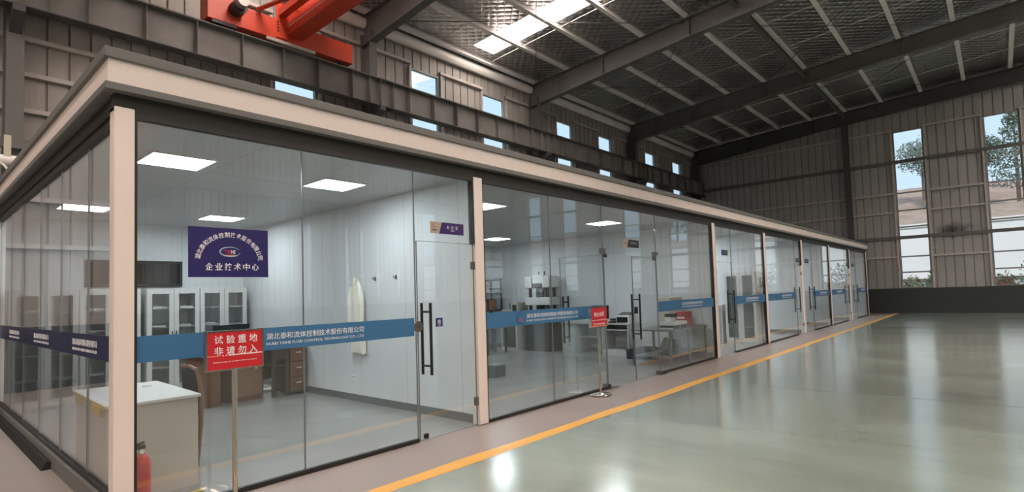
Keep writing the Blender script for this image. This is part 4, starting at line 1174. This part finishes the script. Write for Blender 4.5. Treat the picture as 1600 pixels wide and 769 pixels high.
for i, (x, z, h_, m2, lb) in enumerate(((0.2, 1.15, 0.25, 'machine_beige', 'beige carton on the black rack, middle shelf left'), (0.62, 1.15, 0.3, 'wood_mid', 'brown carton on the black rack, middle shelf right'), (0.3, 1.65, 0.22, 'machine_beige', 'beige carton on the black rack, upper shelf'), (0.55, 0.65, 0.3, 'cabinet_inside', 'grey carton on the black rack, lower shelf'))):
    o = box(-0.16, 0.16, -0.14, 0.14, 0, h_).build('carton', m2, bevel=0.004); o.location = (10.0+x, 6.58, z+0.008)
    tag(o, lb, 'carton', 'cartons on the rack')
t = thing('small_table', 'small wooden table in front of the black rack', 'table', (9.25, 5.35, 0.006))
MB().box(0, 0.8, 0, 0.5, 0.68, 0.71).build('table_top', 'wood_mid', t, bevel=0.004)
for x in (0.02, 0.73):
    for y in (0.02, 0.43): box(x, x+0.05, y, y+0.05, 0, 0.68).build('leg', 'wood_dark', t)
MB().box(0.07, 0.73, 0.22, 0.25, 0.2, 0.24).build('stretcher', 'wood_dark', t)
# grey green machine left, near the second post
t = thing('lathe_machine', 'dark grey green machine with curved casing behind second post', 'machine', (5.55, 2.95, 0.006))
prof = [(0.0, 0.0), (0.62, 0.0), (0.85, 0.25), (0.92, 0.55), (0.86, 0.80), (0.0, 0.80)]
MB().prism(prof, 1, 0.0, 1.4).build('casing', 'machine_green', t, bevel=0.02)
MB().box(0.0, 0.8, 0.1, 1.3, 0.80, 0.84).build('bed', 'cabinet_white', t)
MB().cyl((0.4, 0.3, 0.84), (0.4, 0.3, 1.02), 0.12, 18).build('chuck', 'hinge_grey', t, smooth=True)
t = thing('floor_box', 'small dark grey box on floor near the second post', 'box', (6.50, 2.45, 0.006))
MB().box(0, 0.30, 0, 0.30, 0.0, 0.24).build('body', 'machine_green', t, bevel=0.006)
MB().box(0.01, 0.29, -0.012, -0.001, 0.02, 0.22).build('panel', 'machine_dark', t)
# steel bench behind the wide pane
BXX, BYY = 9.36, 0.20
t = thing('steel_bench', 'grey steel workbench close behind the wide glass pane', 'workbench', (BXX, BYY, 0.006))
MB().box(0, 1.85, 0, 0.92, 0.72, 0.755).build('bench_top', 'bench_steel', t, bevel=0.004)
for x in (0.02, 0.9, 1.79):
    for y in (0.02, 0.86): box(x, x+0.045, y, y+0.045, 0, 0.72).build('leg', 'bench_steel', t)
MB().box(0.03, 1.82, 0.03, 0.90, 0.18, 0.205).build('lower_shelf', 'bench_steel', t)
t = thing('bench_pump', 'dark pump with motor on lower shelf of steel bench', 'pump', (BXX+0.55, BYY+0.32, 0.213))
MB().box(-0.25, 0.35, -0.14, 0.14, 0.0, 0.05).build('base', 'machine_dark', t)
MB().cyl((-0.02, 0, 0.18), (0.34, 0, 0.18), 0.115, 18).build('motor', 'machine_dark', t, smooth=True)
MB().lathe([(0.05, 0.05), (0.10, 0.08), (0.12, 0.2), (0.06, 0.32), (0.04, 0.36)], c=(-0.14, 0, 0)).build('pump_head', 'machine_green', t, smooth=True)
t = thing('instrument', 'white and black measuring instrument on the steel bench', 'instrument', (BXX+0.62, BYY+0.24, 0.763))
MB().box(-0.34, 0.34, -0.16, 0.16, 0.07, 0.14).build('body', 'machine_white', t, bevel=0.006)
MB().box(-0.33, 0.33, -0.15, 0.15, 0.0, 0.07).build('base', 'machine_dark', t)
MB().box(-0.342, -0.332, -0.16, 0.16, 0.0, 0.02).box(-0.01, 0.01, -0.156, -0.15, 0.0, 0.07).build('rib', 'machine_white', t)
MB().box(-0.22, 0.02, -0.06, 0.08, 0.14, 0.24).build('head', 'machine_white', t, bevel=0.01)
MB().box(-0.20, 0.04, -0.08, 0.10, 0.24, 0.31).build('cap', 'machine_dark', t, bevel=0.01)
t = thing('red_case', 'red case standing on steel bench beside the instrument', 'case', (BXX+1.42, BYY+0.36, 0.763))
MB().box(-0.17, 0.17, -0.12, 0.12, 0.0, 0.31).build('body', 'box_red', t, bevel=0.008)
MB().box(-0.172, -0.17, -0.09, 0.09, 0.16, 0.20).build('label_band', 'paper', t)
t = thing('equipment_housing', 'large beige equipment housing at back of the steel bench', 'equipment', (BXX+1.18, BYY+0.58, 0.763))
MB().box(0.0, 0.66, 0.0, 0.30, 0.0, 0.64).build('body', 'machine_beige', t, bevel=0.01)
MB().box(0.05, 0.60, -0.012, -0.001, 0.1, 0.55).build('panel', 'cabinet_white', t)
t = thing('metal_tray', 'dark metal tray on floor between steel bench and partition', 'tray', (10.2, 1.25, 0.006))
MB().box(0, 0.85, 0, 0.5, 0, 0.02).box(0, 0.03, 0, 0.5, 0.02, 0.22).box(0.82, 0.85, 0, 0.5, 0.02, 0.22).box(0.03, 0.82, 0, 0.03, 0.02, 0.22).box(0.03, 0.82, 0.47, 0.5, 0.02, 0.22).build('body', 'machine_dark', t)

# ------------------------------------------------------------------ third to seventh office
filing_cabinet('filing_cabinet', (14.48, 1.02, 0.006), -PI/2, 'white glass door cabinet against third office partition', w=0.86, h=2.0, group=None)
t = thing('storage_box', 'grey storage box beside cabinet in the third office', 'box', (14.45, 1.10, 0.006))
MB().box(0, 0.42, 0, 0.5, 0, 1.1).build('body', 'cabinet_white', t, bevel=0.006)
MB().box(-0.012, -0.001, 0.03, 0.47, 0.06, 1.06).build('door', 'cabinet_inside', t)
t = thing('test_machine', 'white upright machine with blue foot in the fifth office', 'machine', (19.15, 0.45, 0.006))
MB().box(0, 0.75, 0, 0.5, 0.30, 2.15).build('body', 'machine_white', t, bevel=0.01)
MB().box(-0.01, 0.76, -0.01, 0.51, 0.0, 0.30).build('foot', 'machine_blue', t, bevel=0.005)
MB().box(0.10, 0.55, -0.012, -0.001, 1.60, 1.90).build('screen', 'screen_black', t)
MB().box(0.12, 0.50, -0.012, -0.001, 1.18, 1.48).build('screen', 'screen_black', t)
MB().box(0.60, 0.70, -0.03, -0.001, 0.55, 0.95).build('valve_block', 'machine_dark', t)
MB().cyl((0.3, 0, 0.8), (0.3, -0.10, 0.8), 0.03, 10).build('knob', 'machine_dark', t)
t = thing('locker', 'grey green locker beside the white upright machine', 'locker', (20.6, 0.9, 0.006))
MB().box(0, 0.9, 0, 0.5, 0, 1.85).build('body', 'desk_sage', t, bevel=0.006)
for i in range(2):
    dr = box(0.02+0.44*i, 0.44+0.44*i, -0.014, -0.001, 0.05, 1.80).build('door', 'desk_sage', t, bevel=0.003)
    box(0.38+0.10*i, 0.41+0.10*i, -0.03, -0.014, 0.9, 1.0).build('handle', 'rubber', dr)
t = thing('low_table', 'white low table behind glass of the sixth office', 'table', (23.2, 0.6, 0.006))
MB().box(0, 1.6, 0, 0.7, 0.36, 0.40).build('table_top', 'desk_white', t, bevel=0.004)
for x in (0.03, 1.52):
    for y in (0.03, 0.62): box(x, x+0.05, y, y+0.05, 0, 0.36).build('leg', 'desk_white', t)
t = thing('folding_stand', 'dark folding stand behind glass of the seventh office', 'stand', (27.9, 0.7, 0.006))
for y in (0, 0.4):
    MB().cyl((0, y, 0), (0.55, y, 0.75), 0.012, 8).cyl((0.55, y, 0), (0, y, 0.75), 0.012, 8).build('crossed_legs', 'rubber', t)
MB().cyl((0, 0, 0.75), (0, 0.4, 0.75), 0.012, 8).cyl((0.55, 0, 0.75), (0.55, 0.4, 0.75), 0.012, 8).build('top_bars', 'rubber', t)

# ================================================================== OUTSIDE
structure(box(-60, 130, -110, 110, -0.4, -0.15).build('floor_outside', 'grass'), 'open ground outside the hall', 'ground')
m_ = MB()
NX, NY = 26, 40
def hill_z(x, y):
    s = max(0.0, (x-50)/45.0)
    return 5.4+9.5*s**0.85*(0.72+0.28*math.sin(y*0.07+1.0))+0.5*math.sin(x*0.5+y*0.33)*min(1, s*6)-0.05*max(0, y+5)*s
for i in range(NX+1):
    for j in range(NY+1):
        x = 50+60*i/NX; y = -70+130*j/NY
        m_.v.append((x, y, hill_z(x, y)))
n1 = NY+1
m_.f = [(i*n1+j, (i+1)*n1+j, (i+1)*n1+j+1, i*n1+j+1) for i in range(NX) for j in range(NY)]
b0 = len(m_.v)
structure(m_.build('floor_hill', 'hill_earth', smooth=True, recalc=False), 'reddish brown earth hillside beyond the far windows', 'hill')
t = thing('retaining_wall', 'long white wall outside below the brown hillside', 'wall', (48.5, 0, -0.15))
box(0, 1.6, -70, 60, 1.9, 5.7).build('wall_face', 'outside_white', t)
box(-0.1, 1.65, -70, 60, 5.7, 5.95).build('coping', 'outside_white', t)
box(0.25, 1.6, -70, 60, 0.0, 1.9).build('wall_foot', 'outside_grey', t)
o = box(-0.02, 0.0, -1.0, 1.0, 0, 0.9).build('notice_board', 'box_red'); o.location = (48.72, -4.6, 0.7)
tag(o, 'small red notice on the grey foot of outside wall', 'notice')

def foliage(m_, c, rx, ry, rz_, n, s):
    for _ in range(n):
        while True:
            p = Vector((random.uniform(-1, 1), random.uniform(-1, 1), random.uniform(-1, 1)))
            if p.length <= 1: break
        p = p*(0.55+0.45*random.random())/max(p.length, 0.4) if random.random() < 0.6 and p.length > 0 else p
        if p.length > 1: p.normalize()
        q = Vector((c[0]+p.x*rx, c[1]+p.y*ry, c[2]+p.z*rz_))
        a = Vector((random.uniform(-1, 1), random.uniform(-1, 1), random.uniform(-1, 1))).normalized(); b = a.orthogonal().normalized()
        k = s*random.uniform(0.6, 1.3)
        m_.add([q-a*k-b*k*0.5, q+a*k-b*k*0.5, q+a*k+b*k*0.5, q-a*k+b*k*0.5], [(0, 1, 2, 3)])
def tree(x, y, z, h, r, label, conifer=False, n=2600, leaf='leaf_dark'):
    t = thing('tree', label, 'tree', (x, y, z), group='trees on the hillside')
    MB().cyl((0, 0, -0.3), (0, 0, h*0.9), 0.16, 8, 0.04).build('trunk', 'bark', t)
    m_ = MB()
    if conifer:
        for i in range(9):
            f = i/8.0
            foliage(m_, (0, 0, h*(0.22+0.76*f)), r*(1.02-0.92*f), r*(1.02-0.92*f), h*0.06, n//9, 0.10)
    else:
        for i in range(7):
            a = 2*PI*i/7
            foliage(m_, (0.45*r*math.cos(a), 0.45*r*math.sin(a), h*(0.55+0.25*random.random())), r*0.6, r*0.6, h*0.2, n//7, 0.10)
    m_.build('crown', leaf, t, recalc=False)
TR = [(60, -6.5, 9, 2.4, 'tall conifer on the hillside seen through the second window', True), (67, -4.2, 7, 2.0, 'round tree on hillside left of the tall conifer', False),
      (64, -10.2, 9, 2.2, 'conifer on the hillside at the right edge', True), (62, -1.4, 6.5, 1.6, 'bushy tree on hillside seen through first window', False),
      (70, 0.6, 7.5, 2.6, 'tree high on the hillside behind the first window', False), (68, -13, 8, 2.6, 'conifer on the hillside outside the third window', True),
      (72, -18, 8, 3, 'round tree on the hillside outside fourth window', False), (66, -24, 8, 3, 'round tree on hillside outside the fifth window', False), (74, -30, 9, 2.6, 'conifer on the hillside outside the last window', True)]
for x, y, h, r, lb, cf in TR: tree(x, y, hill_z(x, y)-0.2, h, r, lb, cf)
def bush(x, y, r, h, label, red):
    t = thing('bush', label, 'bush', (x, y, -0.15), group='bushes outside the windows')
    MB().cyl((0, 0, 0), (0, 0, h*0.6), 0.04, 6).cyl((0.1, 0.05, 0), (0.3*r, 0.2*r, h*0.6), 0.03, 6).build('stem', 'bark', t)
    m_ = MB(); foliage(m_, (0, 0, h*0.55), r, r, h*0.5, 420, 0.07); m_.build('leaves', 'leaf_green', t, recalc=False)
    if red:
        m_ = MB(); foliage(m_, (0, 0, h*0.6), r*1.02, r*1.02, h*0.5, 200, 0.06)
        f = m_.build('flowers', 'petal_red', t, recalc=False); f['kind'] = 'stuff'
BU = [(40.5, -0.8, 0.6, 2.0, 'red flowering bush at left in the first window', True), (39.2, -1.9, 0.6, 1.9, 'red flowering bush in middle of the first window', True), (37.3, -2.5, 0.65, 2.9, 'green bush at right in the first window', False),
      (38.8, -5.1, 0.6, 2.0, 'red flowering bush at left in the second window', True), (37.2, -6.5, 0.85, 3.0, 'green bush at right in the second window', False),
      (38.0, -11.5, 1.2, 2.5, 'green bush outside the third window', False), (38.0, -15.5, 1.2, 2.4, 'red flowering bush outside the fourth window', True), (38, -21, 1.3, 2.6, 'green bush outside the fifth window', False)]
for b_ in BU: bush(*b_)
